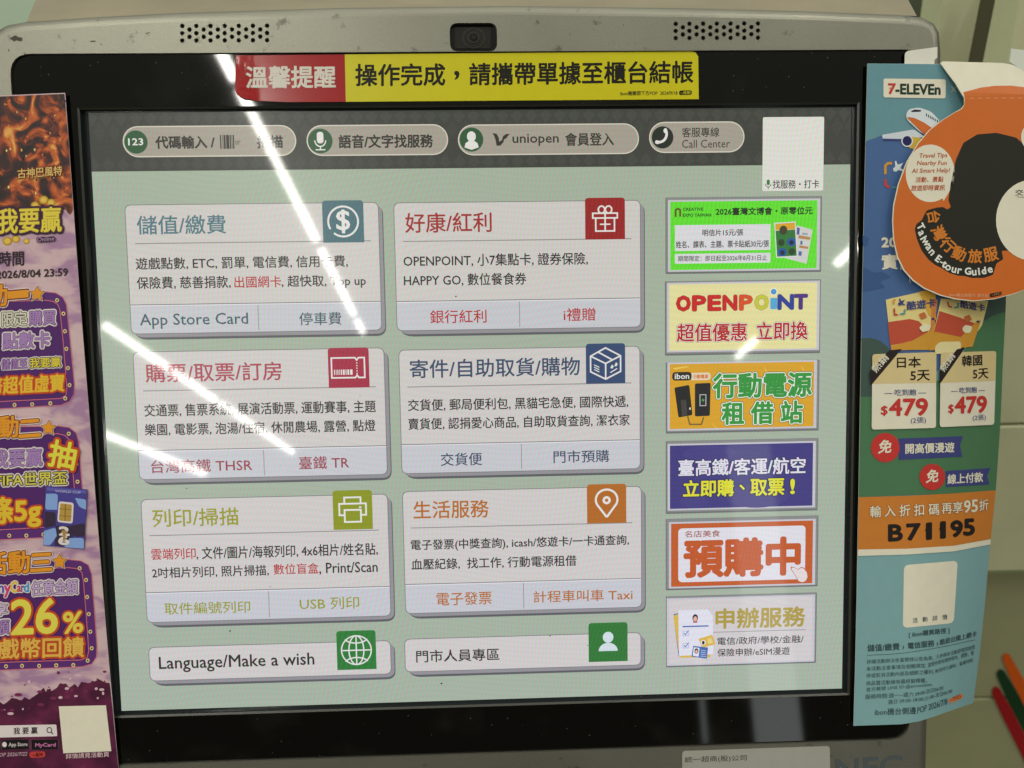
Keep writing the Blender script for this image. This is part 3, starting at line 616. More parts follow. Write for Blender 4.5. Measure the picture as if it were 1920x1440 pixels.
Kh = scr((172,152,66)); UT(d,'申辦服務',1342,1508,1141.4,1178,Kh,5,.03); a = UI(1335.6,1185); b = UI(1510,1185); d.rect(a[0],a[1]-.6,b[0],a[1]+.6,RULE,4)
UT(d,'電信/政府/學校/金融/',1344.6,1505.7,1194.6,1209,DARK,5,.01); UT(d,'保險申辦/eSIM漫遊',1344.6,1480,1216,1230.7,DARK,5,.01); mb.build('banner_button', screen)

# NEC lettering on the lower housing
nm = MB(); dn = D(lambda p: PX(p, ZH), nm, 2); MN = ink((78,86,88), .4)
dn.text('NEC', (1567,1462), (1692,1454), 38, MN, 0, .03, res=4); nm.build('maker_lettering', kiosk)

#==POSTERS==
# ------------------------------------------------------------------ reminder strip stuck above the display
def lift(x, y):
    a = lp(486,150,ZB); u = np.clip((a[0]-x)/.014, 0, 1); v = np.clip((lp(460,112,ZB)[1]-y)/.021, 0, 1)
    crk = np.sin(x*1500+2*np.sin(y*700))*np.sin(y*1250+1.7*np.sin(x*900))
    return ZB+.00025+.0034*u**1.6*(.12+.88*v**1.5)+.00016*np.clip(u*1.5,0,1)*crk
sm = MB(); d = D(lambda p: HF(p, lift), sm, 3, 16)
SR = ink((166,34,36), .16, .5, 1.05); SY = ink((206,196,14), .3, .45, 1.1)
d.sheet([(442,104),(646.5,102.2),(648.5,191),(540,191.5),(480,189),(455,184),(445,178),(441,170)], SR, 1.5e-4, 4)
d.sheet([(646.5,102.2),(1000,99),(1296,96.5),(1304,98.5),(1309,106),(1310,186),(648.5,191)], SY, 1.5e-4, 60)
SW = ink((214,208,196), .3, .4); SK = ink((30,28,22), .4)
d.text('溫馨提醒',(462,165.2),(629,164.3),40,SW,1,.026,res=3)
d.text('操作完成',(667,161.5),(834,160.3),41,SK,1,.022,res=3); d.text(',',(852,149.5),(861,149.4),16,SK,1,.03,res=3); d.text('請攜帶單據至櫃台結帳',(880.5,160),(1299,155.5),41,SK,1,.022,res=3)
d.text('ibon機鏡頭下方POP  2024/9/18',(1163,179.5),(1270,178.3),8.4,SK,1,.01)
d.poly(rpoly([(1273,170),(1297,169.6),(1297,178),(1273,178.4)],4),SK,1); d.text('~長期',(1276,177),(1294,176.8),5.6,SY,2,.02)
st_ = sm.build('reminder_sticker'); tag(st_, 'long yellow and red notice strip stuck above the display, its red end peeling', 'sticker')

am = MB(); d = D(lambda p: PX(p, ZH+.0002), am)
d.sheet(rpoly([(1279,1408.5),(1556,1399),(1557,1520),(1280,1530)],[7,7,0,0]), ink((176,176,166),.4,.4,.9), 1.5e-4, 80)
d.text('統一超商(股)公司',(1284,1431.5),(1400,1427.5),12.5,ink((44,44,42)),1)
tag(am.build('asset_label'), 'white printed label on the lower silver housing below the black bezel', 'label')

# ------------------------------------------------------------------ left poster: purple game promotion
def hl(x, y): return .0048+.0006*np.clip((lp(60,700,0)[0]-x)/.03,-1,1)**2
pm = MB(); d = D(lambda p: HF(p, hl), pm, 0, 18)
PINK = noise_mat('pink_print', ((.38,(176,134,170)),(.52,(214,180,188)),(.62,(218,188,192))), 95, 3, .3, stretch=(.6,1.2,1))
FLAME = noise_mat('flame_print', ((.32,(26,16,18)),(.44,(60,30,30)),(.50,(116,48,22)),(.57,(186,84,34)),(.63,(214,112,44)),(.70,(236,176,84))), 78, 9, 2.2)
MAROON = noise_mat('maroon_print', ((.35,(74,22,52)),(.62,(110,36,74)),(.75,(140,60,98))), 80, 5, .4)
WHT = ink((226,214,214)); PUR = ink((94,46,116)); PUR2 = ink((82,38,106)); PLINE = ink((224,120,128)); YEL = ink((232,190,52)); YEL2 = ink((226,206,70)); ORG = ink((226,150,40)); REDO = ink((198,74,38)); LIL = ink((168,130,188)); BRN = ink((122,48,30)); DKP = ink((58,34,62)); GOLD = ink((216,190,112)); INK = ink((52,40,46)); CREAM = ink((228,220,200))
d.sheet([(-90,179),(0,179),(122,174),(129,270),(137,385),(147,525),(160,690),(170,815),(178.5,930),(188,1050),(198.5,1180),(210,1310),(222,1440),(230,1530),(-90,1545)], PINK, 3e-4, 18, WHT)
splat = [(137,392)]; x = 136
while x > -70: splat.append((x, 393+random.uniform(-9,8)+(8 if x > 90 else 26))); x -= random.uniform(3,9)
d.poly([(-88,181),(0,181),(121,176),(129,272)]+splat+[(-88,420)], FLAME, 1)
for i in range(60):
    x = random.uniform(-2,124); y = random.uniform(184,386); r = random.uniform(.5,1.7); d.ell(x,y,r,r*random.uniform(.8,2.2),ink(random.choice(((240,170,80),(226,110,50),(250,214,140),(36,20,24),(36,20,24),(84,52,96)))),2,9)
d.text('古神巴風特',(34,335),(117,329),18,GOLD,6,.015,((1.6,BRN),)); d.text('BAPHOMET',(54,338),(98,334.5),4.4,ink((150,104,62)),6,.02)
for cx, cy, r in ((82,375,9),(96,380,8),(66,385,8),(30,448,8),(14,452,9),(50,452,6)): d.ell(cx,cy,r,r*.9,ink((188,146,40)),2); d.ell(cx,cy,r*.66,r*.6,ink((226,190,84)),3)
d.text('我要贏',(-4,438),(116,434),46,YEL2,8,.02,((5.5,DKP),(2.,ink((126,84,40)))),res=3)
d.poly(rpoly([(69,445),(104,443),(105,452),(70,455)],4),DKP,13); d.text('Online',(71,453.5),(103,451),8,ink((176,140,170)),14,.02)
d.text('活動時間',(-52,501),(45,497.5),27,INK,5,.02); d.text('2026/8/04 23:59',(-6,522.5),(127.5,517),14,INK,5,.03)
def frame_panel(outer, inner, bulbs):
    d.poly(outer, ink((120,78,140)), 2); d.poly(np.array(outer)*.985+np.array(outer).mean(0)*.015, PUR, 3)
    d.poly(inner, PUR2, 4); d.stroke(inner, 1.3, PLINE, 5); d.stroke(outer, 1.2, PLINE, 4)
    for x, y in bulbs: d.ell(x,y,3.7,3.9,ink((232,204,140)),6,12); d.ell(x,y,1.7,1.8,DKP,7,8)
frame_panel([(-80,552),(85,547),(105,549),(118,557),(125,571),(132,640),(140,722),(139,740),(131,753),(115,760),(-80,771)],[(-80,568),(85,563),(100,565),(109,571),(113,582),(119,640),(126,728),(124,741),(115,747),(-80,757)],[(107.6,563),(119.6,588),(122.4,621),(125,654),(128,690),(131,722),(123,747),(95,756),(61,758),(28,759)])
def star(cx, cy, r, rot=0):
    for k, (rr_, m) in enumerate(((r*1.28,WHT),(r*1.14,BRN),(r,ORG))):
        p = []
        for i in range(10):
            a = math.radians(-90+36*i+rot); q = rr_ if i % 2 == 0 else rr_*.52; p.append((cx+q*math.cos(a), cy+q*math.sin(a)))
        d.poly(p, m, 12+k)
HO = ((4.6,WHT),(3.,BRN))
d.text('活動',(-66,578),(14,573),40,ORG,8,.03,HO,res=3); d.text('一',(16,560),(54,557),13,ORG,8,.05,HO); star(71,551,14)
OWH = ((4.,WHT),(1.6,ink((92,64,104))))
d.text('限定',(5,612),(51,610.5),27,ink((214,208,192)),8,.02,((4.2,ink((228,222,204))),(1.8,ink((70,72,56))))); d.text('購買',(56,610.5),(105,608.5),27,LIL,8,.02,OWH)
d.text('點數卡',(7,655),(94,651),30,LIL,8,.025,OWH); d.text('儲值至',(4,692.5),(52,690.5),19,LIL,8,.015,((3.,WHT),(1.2,PUR2))); d.text('我要贏',(57,690),(115,687.5),18.5,YEL2,8,.02,((3.4,WHT),(1.6,INK)))
d.text('幣超值虛寶',(-20,740),(121,733),32,YEL,8,.02,((4.4,REDO),(1.6,ink((230,120,50)))),res=3)
frame_panel([(-80,802),(110,798.5),(130,801),(143,811),(148,827),(151,870),(155,920),(158,960),(160,985),(158,1000),(148,1006),(82,1008),(-80,1016)],[(-80,818),(108,813),(122,816),(131,825),(134,850),(139.5,910),(143,960),(140,985),(-80,998)],[(129.5,813),(144,870),(146,903),(18,1004),(50,1004),(82,1002)])
d.text('活動',(-44,823),(35,819),40,ORG,8,.03,HO,res=3); d.text('二',(37,820),(77,817),31,ORG,8,.05,HO); star(92.5,802,14)
d.text('我要贏',(-14,877),(80,873),33,LIL,8,.02,OWH); d.text('FIFA世界盃',(-6,912.5),(126,907.5),24,ink((214,204,84)),8,.02,((4.4,WHT),(2.2,INK)))
d.char('抽',119,852,11,50,ink((238,216,70)),16,.03,((6.,REDO),(2.,ink((150,50,30)))))
d.text('條5g',(-26,990),(77,986),56,YEL,8,.03,((5.,REDO),(1.8,ink((234,130,50)))),res=3)
# the small card picture with its chip
d.poly([(87,910.5),(165,917),(159,1029),(82.5,1022)],ink((74,66,146)),14); d.poly([(89.5,913),(163,919),(163,925),(89,919)],ink((96,92,172)),15)
d.text('WORLD CUP',(105,922),(153,925),4.2,ink((186,186,220)),16,.02)
LB = ink((134,166,220)); DB = ink((58,44,66))
for p, m in (([(88,925),(110,925),(109,955),(86,955)],LB),([(142,933),(163.5,936),(162.5,955),(150,950)],LB),([(86,958),(106,960),(106,985),(84.5,990)],DB),([(84,995),(106,988),(108,1004),(96,1022),(83,1021)],LB),([(134,985),(161,980),(160,1005),(140,1006)],DB),([(130,1008),(159,1008),(158.5,1028),(120,1025)],LB),([(106,985),(140,985),(138,1010),(124,1024),(104,1022)],DB)): d.poly(rpoly(p,[0,6,0,6,0][:len(p)]),m,15)
d.poly(rpoly([(112,939),(140,942),(138,981),(109,978)],5),WHT,17); d.poly(rpoly([(115,943),(136.5,945.5),(134.5,977),(112.5,975)],3),ink((184,148,70)),18)
for yy in (953,966): d.stroke([(113,yy),(136,yy+1.5)],.9,ink((110,80,30)),19)
d.stroke([(124.5,944),(123.5,976)],.9,ink((110,80,30)),20)
d.text('2',(113,1002),(131,1003),15,WHT,17,.09,res=3); d.text('6',(112,1019.5),(131,1020.5),15.5,WHT,17,.09,res=3)
d.poly([(117.5,993),(127,994),(124.5,1003),(124,1013),(120,1013),(120,1003)],ink((180,140,60)),20)
frame_panel([(-80,1057),(131,1049),(152,1051),(166,1059),(172,1076),(177,1140),(182,1211),(181,1232),(172,1245),(155,1250),(-80,1260)],[(-80,1072),(129,1064),(146,1066),(154,1073),(157,1090),(162,1150),(167,1220),(164,1232),(153,1237),(-80,1244)],[(150,1065),(162,1087),(164,1119),(167,1151),(170,1184),(172.5,1215),(165,1238),(138,1246.5),(106,1247),(74,1248),(42,1248),(12,1249)])
d.text('活動',(-26,1078),(56,1073),41,ORG,8,.03,HO,res=3); d.text('三',(59,1071),(98,1068.5),32,ORG,8,.05,HO); star(113,1052,14)
for ch, x0, x1, yb, h, c in (('M',-18,-3,1111,17,(60,90,180)),('n',-2,8,1111,13,(70,80,180)),('y',9,21,1119,21,(210,60,120)),('C',21,33,1110,20,(226,190,60)),('a',33,40,1109,11,(200,50,60)),('r',41,46,1109,11,(120,70,150)),('d',46,55,1109,17,(70,150,200))): d.text(ch,(x0,yb),(x1,yb-.4),h,ink(c),8,.05,((2.6,WHT),))
d.text('任意金額',(60,1116.5),(146,1112.5),27,ink((196,168,208)),8,.02,OWH)
d.text('享',(-10,1153.5),(15,1152.5),22,ink((210,190,214)),8,.02,OWH); d.text('額',(-8,1189),(18,1188),27,LIL,8,.02,OWH)
d.text('26',(23,1189.5),(108,1185.5),64,ink((238,214,84)),8,.03,((6.,REDO),(2.,ink((226,120,44)))),res=4); d.text('%',(120,1187),(156,1185),39,ink((236,206,80)),8,.035,((4.6,REDO),),res=3)
d.text('戲幣回饋',(-2,1234.5),(158,1230.5),37,ink((230,180,80)),8,.025,((4.6,REDO),(1.6,ink((168,72,28)))),res=3)
wave = [(-88,1345)]; x = -80
while x < 206: wave.append((x, 1322-max(0,x)*.33+(max(0,x-120)*.28)+random.uniform(-8,8))); x += random.uniform(4,11)
d.poly(wave+[(207,1290),(222,1440),(230,1528),(-88,1543)], MAROON, 1)
for i in range(46):
    x = random.uniform(-5,203); y = 1318-max(0,x)*.3+max(0,x-120)*.25+random.uniform(-26,30); r = random.uniform(.8,3.6)
    d.ell(x,y,r*random.uniform(.7,2.4),r, ink((214,176,190)) if random.random() < .5 else ink((122,44,84)), 2, 9)
d.poly([(110.6,1324),(199,1322),(209,1408),(119,1412)],CREAM,4); d.text('詳情請見活動頁',(124,1422.5),(205,1418.5),9.5,ink((222,190,196)),4,.01)
d.poly(rpoly([(-60,1361),(106,1358),(108,1380),(-60,1384)],2.5),WHT,4); d.text('我 要 贏',(26,1376.5),(71,1375),12.5,INK,5,.02); d.arc(93,1368.5,4.6,4.8,0,360,1.5,INK,5,16); d.stroke([(96.5,1372),(100,1376)],1.6,INK,6)
for p, s_, a, b, yb, c in (([(2,1387),(55,1385.5),(56,1404),(3,1406)],'App Store',17,52,1401,(200,190,190)),([(58,1386.5),(110,1385.5),(111,1404.5),(59,1406)],'MyCard',67,105,1402,(206,120,170))):
    d.poly(rpoly(p,3),ink((96,84,88)),4); d.poly(np.array(p)*.96+np.mean(p,0)*.04,ink((26,20,24)),5); d.text(s_,(a,yb),(b,yb-.8),9,ink(c),6,.03)
d.ell(9,1395.5,4.4,5,WHT,6,14)
d.text('POP 2026/7/22',(-6,1418.5),(51,1416.5),7,ink((196,160,176)),4,.02,shear=.2); d.poly(rpoly([(55,1409.5),(85,1408),(86,1419.5),(56,1421)],5.5),ink((190,62,58)),4); d.text('~8/4',(62,1418.5),(80,1417.5),7,ink((70,20,26)),5,.03)
tag(pm.build('promotion_poster'), 'pink and purple paper poster with gold lettering hanging down the left of the bezel', 'poster', 'paper posters on the kiosk sides')

# ------------------------------------------------------------------ right poster: blue and green travel card strip
XF = lp(1704,800,0)[0]; YT, YB = lp(1700,119,0)[1], lp(1700,1357,0)[1]
def hr(x, y):
    t = np.clip((YT-y)/(YT-YB), 0, 1.1); c = .010+.013*t**1.3
    return .0056-c*np.clip((x-XF)/.05, 0, 2)**1.6+.0012*np.sin((y-YB)*22)*np.clip((x-XF)/.05,0,1)
rm = MB(); d = D(lambda p: HF(p, hr), rm, 0, 14)
BL1 = ink((104,148,158)); BL2 = ink((74,104,152)); TEAL = ink((128,168,172)); GRN = ink((78,120,86)); GDK = ink((68,88,82)); ORB = ink((200,124,52)); CRM = ink((226,220,200)); NVY = ink((66,70,128)); RDS = ink((196,58,54)); DKT = ink((38,34,32)); SLT = ink((58,80,86))
R_edge = [(1890,124),(1889,300),(1888,480),(1886,565),(1880,680),(1875,800),(1866.5,920),(1857,1010),(1848,1120),(1837,1225),(1824.8,1318)]
L_edge = [(1600.5,1361),(1604,1240),(1606.5,1120),(1608.5,1000),(1610,930),(1613,750),(1616.5,560),(1620,400),(1626.5,119)]
def redge(y0, y1):
    e = np.array(R_edge); ys = [y for y in e[:,1] if y0 < y < y1]
    return [(np.interp(y0,e[:,1],e[:,0]),y0)]+[(np.interp(y,e[:,1],e[:,0]),y) for y in ys]+[(np.interp(y1,e[:,1],e[:,0]),y1)]
def ledge(y0, y1):
    e = np.array(L_edge)[::-1]; ys = [y for y in e[:,1] if y0 < y < y1]
    return ([(np.interp(y0,e[:,1],e[:,0]),y0)]+[(np.interp(y,e[:,1],e[:,0]),y) for y in ys]+[(np.interp(y1,e[:,1],e[:,0]),y1)])[::-1]
d.sheet([(1626.5,119),(1765,120)]+R_edge+[(1790,1330),(1750,1344),(1722,1353),(1690,1358)]+L_edge[:-1], TEAL, 3e-4, 14, CRM)
d.poly([(1627.5,120),(1765,121),(1888,125)]+redge(300,560)+ledge(119.5,742), BL1, 1, 14)
d.poly([(1623,265),(1640,259),(1660,251),(1690,247),(1740,250),(1800,262),(1888,300)]+redge(480,560)+[(1850,600),(1800,660),(1700,742)]+ledge(266,742), BL2, 2, 14)
for p in ([(1618,500),(1640,512),(1652,508),(1672,520),(1650,528),(1660,540),(1617,548)],[(1617,440),(1630,446),(1626,462),(1618,464)]): d.poly(rpoly(p,5),ink((62,90,138)),3)
d.poly([(1614,635),(1632,633),(1652,640),(1668,655),(1680,690),(1690,742)]+ledge(640,745), GDK, 4, 14)
d.poly([(1842,562),(1884.5,552)]+redge(565,600)+[(1855,620),(1840,590)], GDK, 3, 14)
d.poly([(1612.5,744),(1650,744),(1700,738),(1790,700),(1815,640),(1835,610),(1860,592)]+redge(584,920)+[(1788,925)]+ledge(746,932), GRN, 5, 14)
d.poly([(1788,925)]+redge(919,1010)+[(1788,1023),(1700,1028.5)]+ledge(932,1030)+[(1700,929.5)], ORB, 6, 14)
d.poly([(1700,1028.5),(1788,1023)]+redge(1010.5,1020.5)+[(1788,1033.5),(1700,1039.5)]+ledge(1030,1042), CRM, 7, 14)
d.poly(rpoly([(1656,147.5),(1773,149),(1772.3,185),(1655.8,183)],4),CRM,6)
SG = ink((34,58,46)); d.text('7',(1665,176.3),(1678.5,176.6),19,RDS,7,.05,res=4); d.poly([(1667,164.5),(1673,164.5),(1672,167),(1666.5,167)],ink((214,120,50)),9)
d.text('-ELEVEn',(1679,176.6),(1762,177.6),18.6,SG,7,.055,res=3); d.text('×',(1782,174),(1793,174.3),13,ink((166,184,176)),7)
# aeroplane picture
d.poly(rpoly([(1653,253),(1713,243),(1735,258),(1700,263),(1655,262)],3),ink((206,214,222)),6); d.poly([(1655,260),(1700,261),(1735,257),(1730,264),(1656,264)],NVY,7)
d.poly([(1706,256),(1726,259),(1724,282),(1704,278)],ink((208,176,70)),8); d.ell(1700,264.5,11,11.5,ink((214,216,220)),9); d.ell(1700,264.5,8.6,9,ink((36,36,92)),10)
d.poly(rpoly([(1697,216),(1703,205),(1723,202),(1745,210),(1775,242),(1772,262),(1745,262),(1722,246),(1700,226)],6),ink((214,222,226)),11)
d.poly(rpoly([(1698,220),(1712,221),(1731,230),(1760,250),(1750,262),(1731,252),(1714,236)],4),ink((206,110,50)),12); d.poly([(1716,236),(1735,254),(1750,262),(1735,256)],ink((140,50,50)),13)
d.poly(rpoly([(1707,208.5),(1714,206),(1726,207),(1725,210),(1708,210.5)],1.2),ink((36,30,50)),12)
for i in range(7): x = 1734.5+i*4.1; y = 213+i*2.3; d.poly([(x,y),(x+1.9,y+.5),(x+2.6,y+6),(x+.8,y+5.5)],ink((36,36,80)),12)
# framed-plane emblem
d.stroke([(1659.5,327),(1659.5,311),(1664,306.5),(1672,306.5)],5,ink((206,148,60)),6); d.stroke([(1659.5,336),(1659.5,346),(1664,350.5),(1668,350.5)],5,ink((190,72,60)),6); d.stroke([(1672,351.5),(1683,351.5),(1688,346)],3,ink((80,150,150)),6)
def plane(cx, cy, r, c, lay):
    p = [(-1,.0),(-.55,-.15),(-.1,-.35),(-.35,-1),(-.1,-1),(.35,-.35),(.8,-.35),(1,0),(.8,.35),(.35,.35),(-.1,1),(-.35,1),(-.1,.35),(-.55,.15)]
    a = math.radians(-40); d.poly([(cx+r*(-x*math.cos(a)-y*math.sin(a)), cy+r*(-x*math.sin(a)+y*math.cos(a))*1) for x, y in p], c, lay)
plane(1684,313,12,ink((214,222,226)),6)
d.text('20',(1653,463.5),(1680,463),17.5,CRM,6,.06); d.text('實體',(1653,505),(1716,504),28,CRM,6,.03); d.text('(',(1704,531),(1708,531),13,CRM,6)
# two travel cards
def card(pts, red, gold, lay):
    d.poly(pts, ink((226,208,140)), lay); d.poly(red, ink((190,82,60)), lay+1); d.poly(gold, ink((206,150,58)), lay+2)
card([(1660,562),(1722,548),(1752,546),(1752,640),(1740,656),(1671,656)],[(1664,604),(1705,598),(1722,602),(1740,622),(1708,640),(1668,648)],[(1669,649),(1712,638),(1740,622),(1752,600),(1752,655),(1671,657)],8)
d.poly([(1722,547),(1753,541),(1754,600),(1740,590)],ink((216,168,70)),11); d.poly([(1746,560),(1757,562),(1752,600),(1744,625)],ink((206,130,66)),12)
card([(1763,560),(1852,564),(1840,610),(1809,653),(1750,621)],[(1760,583),(1800,596),(1826,606),(1810,640),(1778,632),(1750,622)],[(1752,622),(1800,632),(1826,606),(1838,600),(1822,650),(1740,657)],12)
d.poly(rpoly([(1721,614),(1732,607),(1744,609),(1742,619),(1728,623)],4),ink((232,222,186)),16); d.poly(rpoly([(1802,616),(1808,609),(1822,612),(1818,624),(1806,624)],4),ink((232,222,186)),16); d.poly(rpoly([(1751,650),(1760,641),(1800,640),(1800,660),(1752,664)],5),ink((230,214,160)),16)
for cx, cy in ((1728,591),(1812,596)): d.poly(rpoly([(cx-7,cy-2),(cx+4,cy-6),(cx+9,cy+4),(cx-2,cy+8)],2),ink((196,110,60)),16); d.ell(cx+20,cy+7,3,2.2,ink((60,60,100)),16,10)
d.text('酷遊卡',(1699,581.5),(1752,575.5),16,NVY,17,.025); d.text('酷遊卡',(1799,576.5),(1845,585),14,NVY,17,.025)
for bx, by in ((1674,562),):
    d.stroke([(bx,by+8),(bx,by+2),(bx+3,by-1)],3,ink((206,148,60)),17); d.stroke([(bx+1,by+16),(bx+2,by+28),(bx+8,by+28)],3,ink((190,72,60)),17); d.stroke([(bx+12,by+27),(bx+20,by+26),(bx+21,by+18)],3,ink((80,150,160)),17); plane(bx+15,by+5,8,NVY,17)
d.stroke([(1775,566),(1777,574),(1783,576)],3,ink((190,72,60)),17); d.stroke([(1787,577),(1794,576),(1795,568)],3,ink((80,150,160)),17)
# price boxes
BGE = ink((214,194,142))
def price(c, split, rib, name, days, pr):
    d.poly(rpoly(c,6),CRM,19); d.poly(rpoly([c[0],c[1],split[1],split[0]],[6,6,0,0]),BGE,20); d.poly(rib,ink((44,36,38)),21)
price([(1634,664),(1753.7,660),(1753,802),(1632.7,805)],((1633.6,719.5),(1753.4,717.5)),[(1628.4,697),(1665.4,657),(1688.8,654),(1631,723)],0,0,0)
d.text('熱銷',(1641.5,699.5),(1665.5,672),14.5,CRM,22,.02,vec=(-.75,-.66)); d.text('日本',(1680,689.5),(1724,688.5),20,DKT,22,.02); d.text('5天',(1705,714),(1741,713),19.5,DKT,22,.02)
d.text('— 吃到飽 —',(1656.5,741.5),(1734,740.5),11.5,NVY,22,.01); d.text('$',(1650,779.5),(1662,779),18.5,RDS,22,.03); d.text('479',(1666,779),(1736.6,777.5),30.5,RDS,22,.045,res=4); d.text('(2張)',(1705.5,795),(1734,794.3),12.5,NVY,22)
price([(1762,661),(1866,658),(1862,796),(1760,800.5)],((1761.5,718),(1864,713.7)),[(1759.4,695),(1792,655),(1808,651),(1759.4,721)],0,0,0)
d.text('熱銷',(1768.5,698),(1789.5,668),13,CRM,22,.02,vec=(-.78,-.6)); d.text('韓國',(1801.5,687),(1839,684.5),20,DKT,22,.02); d.text('5天',(1822,711),(1850.5,709),19,DKT,22,.02)
d.text('— 吃到飽 —',(1781.6,737.5),(1844,735.5),11,NVY,22,.01); d.text('$',(1776,776),(1785.6,775),17.5,RDS,22,.03); d.text('479',(1789,774.5),(1847,772.5),30,RDS,22,.045,res=4); d.text('(2張)',(1821.5,790),(1846,788.5),12,NVY,22)
def seal(cx, cy, r):
    a = np.linspace(0,2*math.pi,48,endpoint=False); q = r*(1+.05*np.cos(a*24)*1.0)
    p = []
    for i in range(48): p.append((cx+(r if i%2 else r*.92)*math.cos(a[i]), cy+(r if i%2 else r*.92)*1.02*math.sin(a[i])))
    d.poly(p,RDS,10)
d.poly([(1684,822),(1805,817.5),(1799,835),(1803.5,856),(1684,862)],NVY,8); seal(1659,839,28); d.text('免',(1645.5,850),(1669,848),24,CRM,11,.03,shear=.15); d.text('開高價漫遊',(1697,850.5),(1788,847.5),18.5,CRM,9,.025)
d.poly([(1772,883),(1857,877),(1849.5,893),(1855,908),(1773,913)],NVY,8); seal(1747,894,25); d.text('免',(1735,905),(1757,902.5),23,CRM,11,.03,shear=.15); d.text('線上付款',(1776,907.5),(1842,903),18,CRM,9,.025)
SHD = ((1.2, ink((150,92,48))),)
d.text('輸 入 折 扣 碼',(1631,970),(1760,965),21.5,CRM,8,.015,SHD); d.text('再享',(1765,963.5),(1804,961),21,CRM,8,.015,SHD); d.text('95',(1806.7,961.5),(1832,959),23,CRM,8,.03,SHD); d.text('折',(1835,957.5),(1852.5,955.5),20,CRM,8,.015,SHD)
for ch, a, b, yb in (('B',1665,1691.5,1014.5),('7',1699,1725,1013),('1',1736,1746,1011.5),('1',1762.5,1772,1009.3),('9',1782,1804,1007),('5',1806,1826.5,1004)): d.text(ch,(a+1,yb-1),(b-1,yb-2),29,DKT,8,.065,res=4)
for a_, y_ in ((1739,1008.5),(1765.3,1006.3)): d.stroke([(a_,y_-17.5),(a_-4.6,y_-14)],4,DKT,11)
d.poly(rpoly([(1694.6,1059.5),(1795.6,1051),(1788,1168),(1692.5,1177.5)],10),CRM,3); d.text('活   動   詳   情',(1711,1168),(1776,1161),9.5,SLT,4,.01)
d.text('[ ibon購買路徑 ]',(1704,1196.3),(1780,1188),11.5,SLT,3,.015)
d.text('儲值/繳費 ›',(1626,1221.5),(1695,1218),13,SLT,3,.02); d.text('電信服務 ›',(1702,1217),(1759,1211),12,SLT,3,.02); d.text('酷遊出國上網卡',(1762,1209.5),(1831,1193),10.5,SLT,3,.015)
d.stroke([(1625,1228.5),(1670,1226.5),(1700,1223.5),(1740,1217.5),(1780,1210),(1828,1199.5)],.9,SLT,3)
sh = 0.
for s_, a, b, h in (('詳細活動辦法依富爾特公告為準,',(1625,1245.2),(1750,1238),8.6),('凡參與本活動即視同接受',(1755,1236),(1828,1216.5),8),('本活動注意事項及相關規定,',(1624,1258.4),(1737,1251.8),8.6),('富爾特保有隨時修改、調整、暫',(1740,1251),(1826,1227),8),('停或取消活動內容及細節之權利,',(1624,1271.5),(1751,1263.3),8.6),('無須另行通知；富爾特對',(1753,1263),(1824,1241.5),8),('商品暨活動擁有最終解釋權。',(1624,1285.3),(1738,1279.5),8.6),('官方帳號 LINE ID:@aircoolsim;',(1624,1298),(1748,1287.5),9),('服務時間:週一~週六',(1622,1311),(1713,1306),9),('09:00-次日06:00',(1716,1306),(1768.5,1293.5),9),('週日 09:00-18:00;',(1665,1321),(1733,1314.5),8.6),('21:00-次日06:00',(1734,1314),(1785,1299),8.6)):
    d.text(s_, a, b, h, SLT, 3, sh)
d.text('ibon機台側邊',(1640,1341.5),(1717.5,1338.3),13,SLT,3,.01); d.text('POP 2026/7/8',(1720,1338),(1776,1320.5),11.5,SLT,3,.01)
d.poly(rpoly([(1778,1311),(1804,1299.5),(1806,1308),(1780,1319)],4),ink((216,124,74)),3); d.text('~7/21',(1782.5,1315.5),(1801.5,1307.5),6.5,ink((120,60,40)),4,.03)
poster = rm.build('promotion_poster'); tag(poster, 'blue and green paper poster with red prices hanging on the right of the bezel', 'poster', 'paper posters on the kiosk sides')
hm2 = MB(); dh = D(lambda p: PX(p, .0050), hm2); dh.sheet(rpoly([(1697,96),(1757.5,88),(1757.5,108),(1752,112),(1752,128),(1696,128)],[8,0,0,3,0,0]), ink((222,220,208)), 3e-4, 30); hm2.build('hanging_tab', poster)

# ------------------------------------------------------------------ round orange tag over the right poster
YFOLD = lp(1830,186,0)[1]
def hd_(x, y): return .0092-.16*np.clip(y-YFOLD,0,1)-.9*np.clip(x-XF-.028,0,1)**2-.6*np.clip(lp(1800,470,0)[1]-y,0,1)**2
om = MB(); d = D(lambda p: HF(p, hd_), om, 0, 18); ORT = ink((206,106,38),.38,.4); ORD = ink((198,98,36),.38,.4)
rim = [(1808,196),(1803,203),(1787,212),(1765,226),(1742,244),(1720,270),(1700,303),(1684,345),(1675,385),(1673,415),(1675,450),(1682,482),(1694,507),(1711,526),(1732,541),(1762,554),(1790,561),(1825,565),(1865,561),(1905,550),(1945,532),(2000,480),(2030,400),(2010,300),(1980,230),(1950,196)]
top = [(1949,170),(1930,140),(1900,122),(1880,118),(1768,115),(1763,118),(1776,136),(1792,157),(1802,174),(1808,184)]
d.sheet(rim+top, CRM, 4e-4, 18)
inner = [(1806,173)]+[(1809,184),(1808,197),(1803,204.5)]+[(x+1.6,y+(0 if y<480 else -1.6)) for x, y in rim[2:20]]+rim[20:]+[(1949,178),(1925,164),(1895,160.5),(1865,161),(1840,164)]
d.poly(inner, ORT, 1, 18)
for i in range(8): d.stroke([(1818+i*15,184.3-.1*i),(1827+i*15,184.2-.1*i)],1.1,ink((226,160,110)),2)
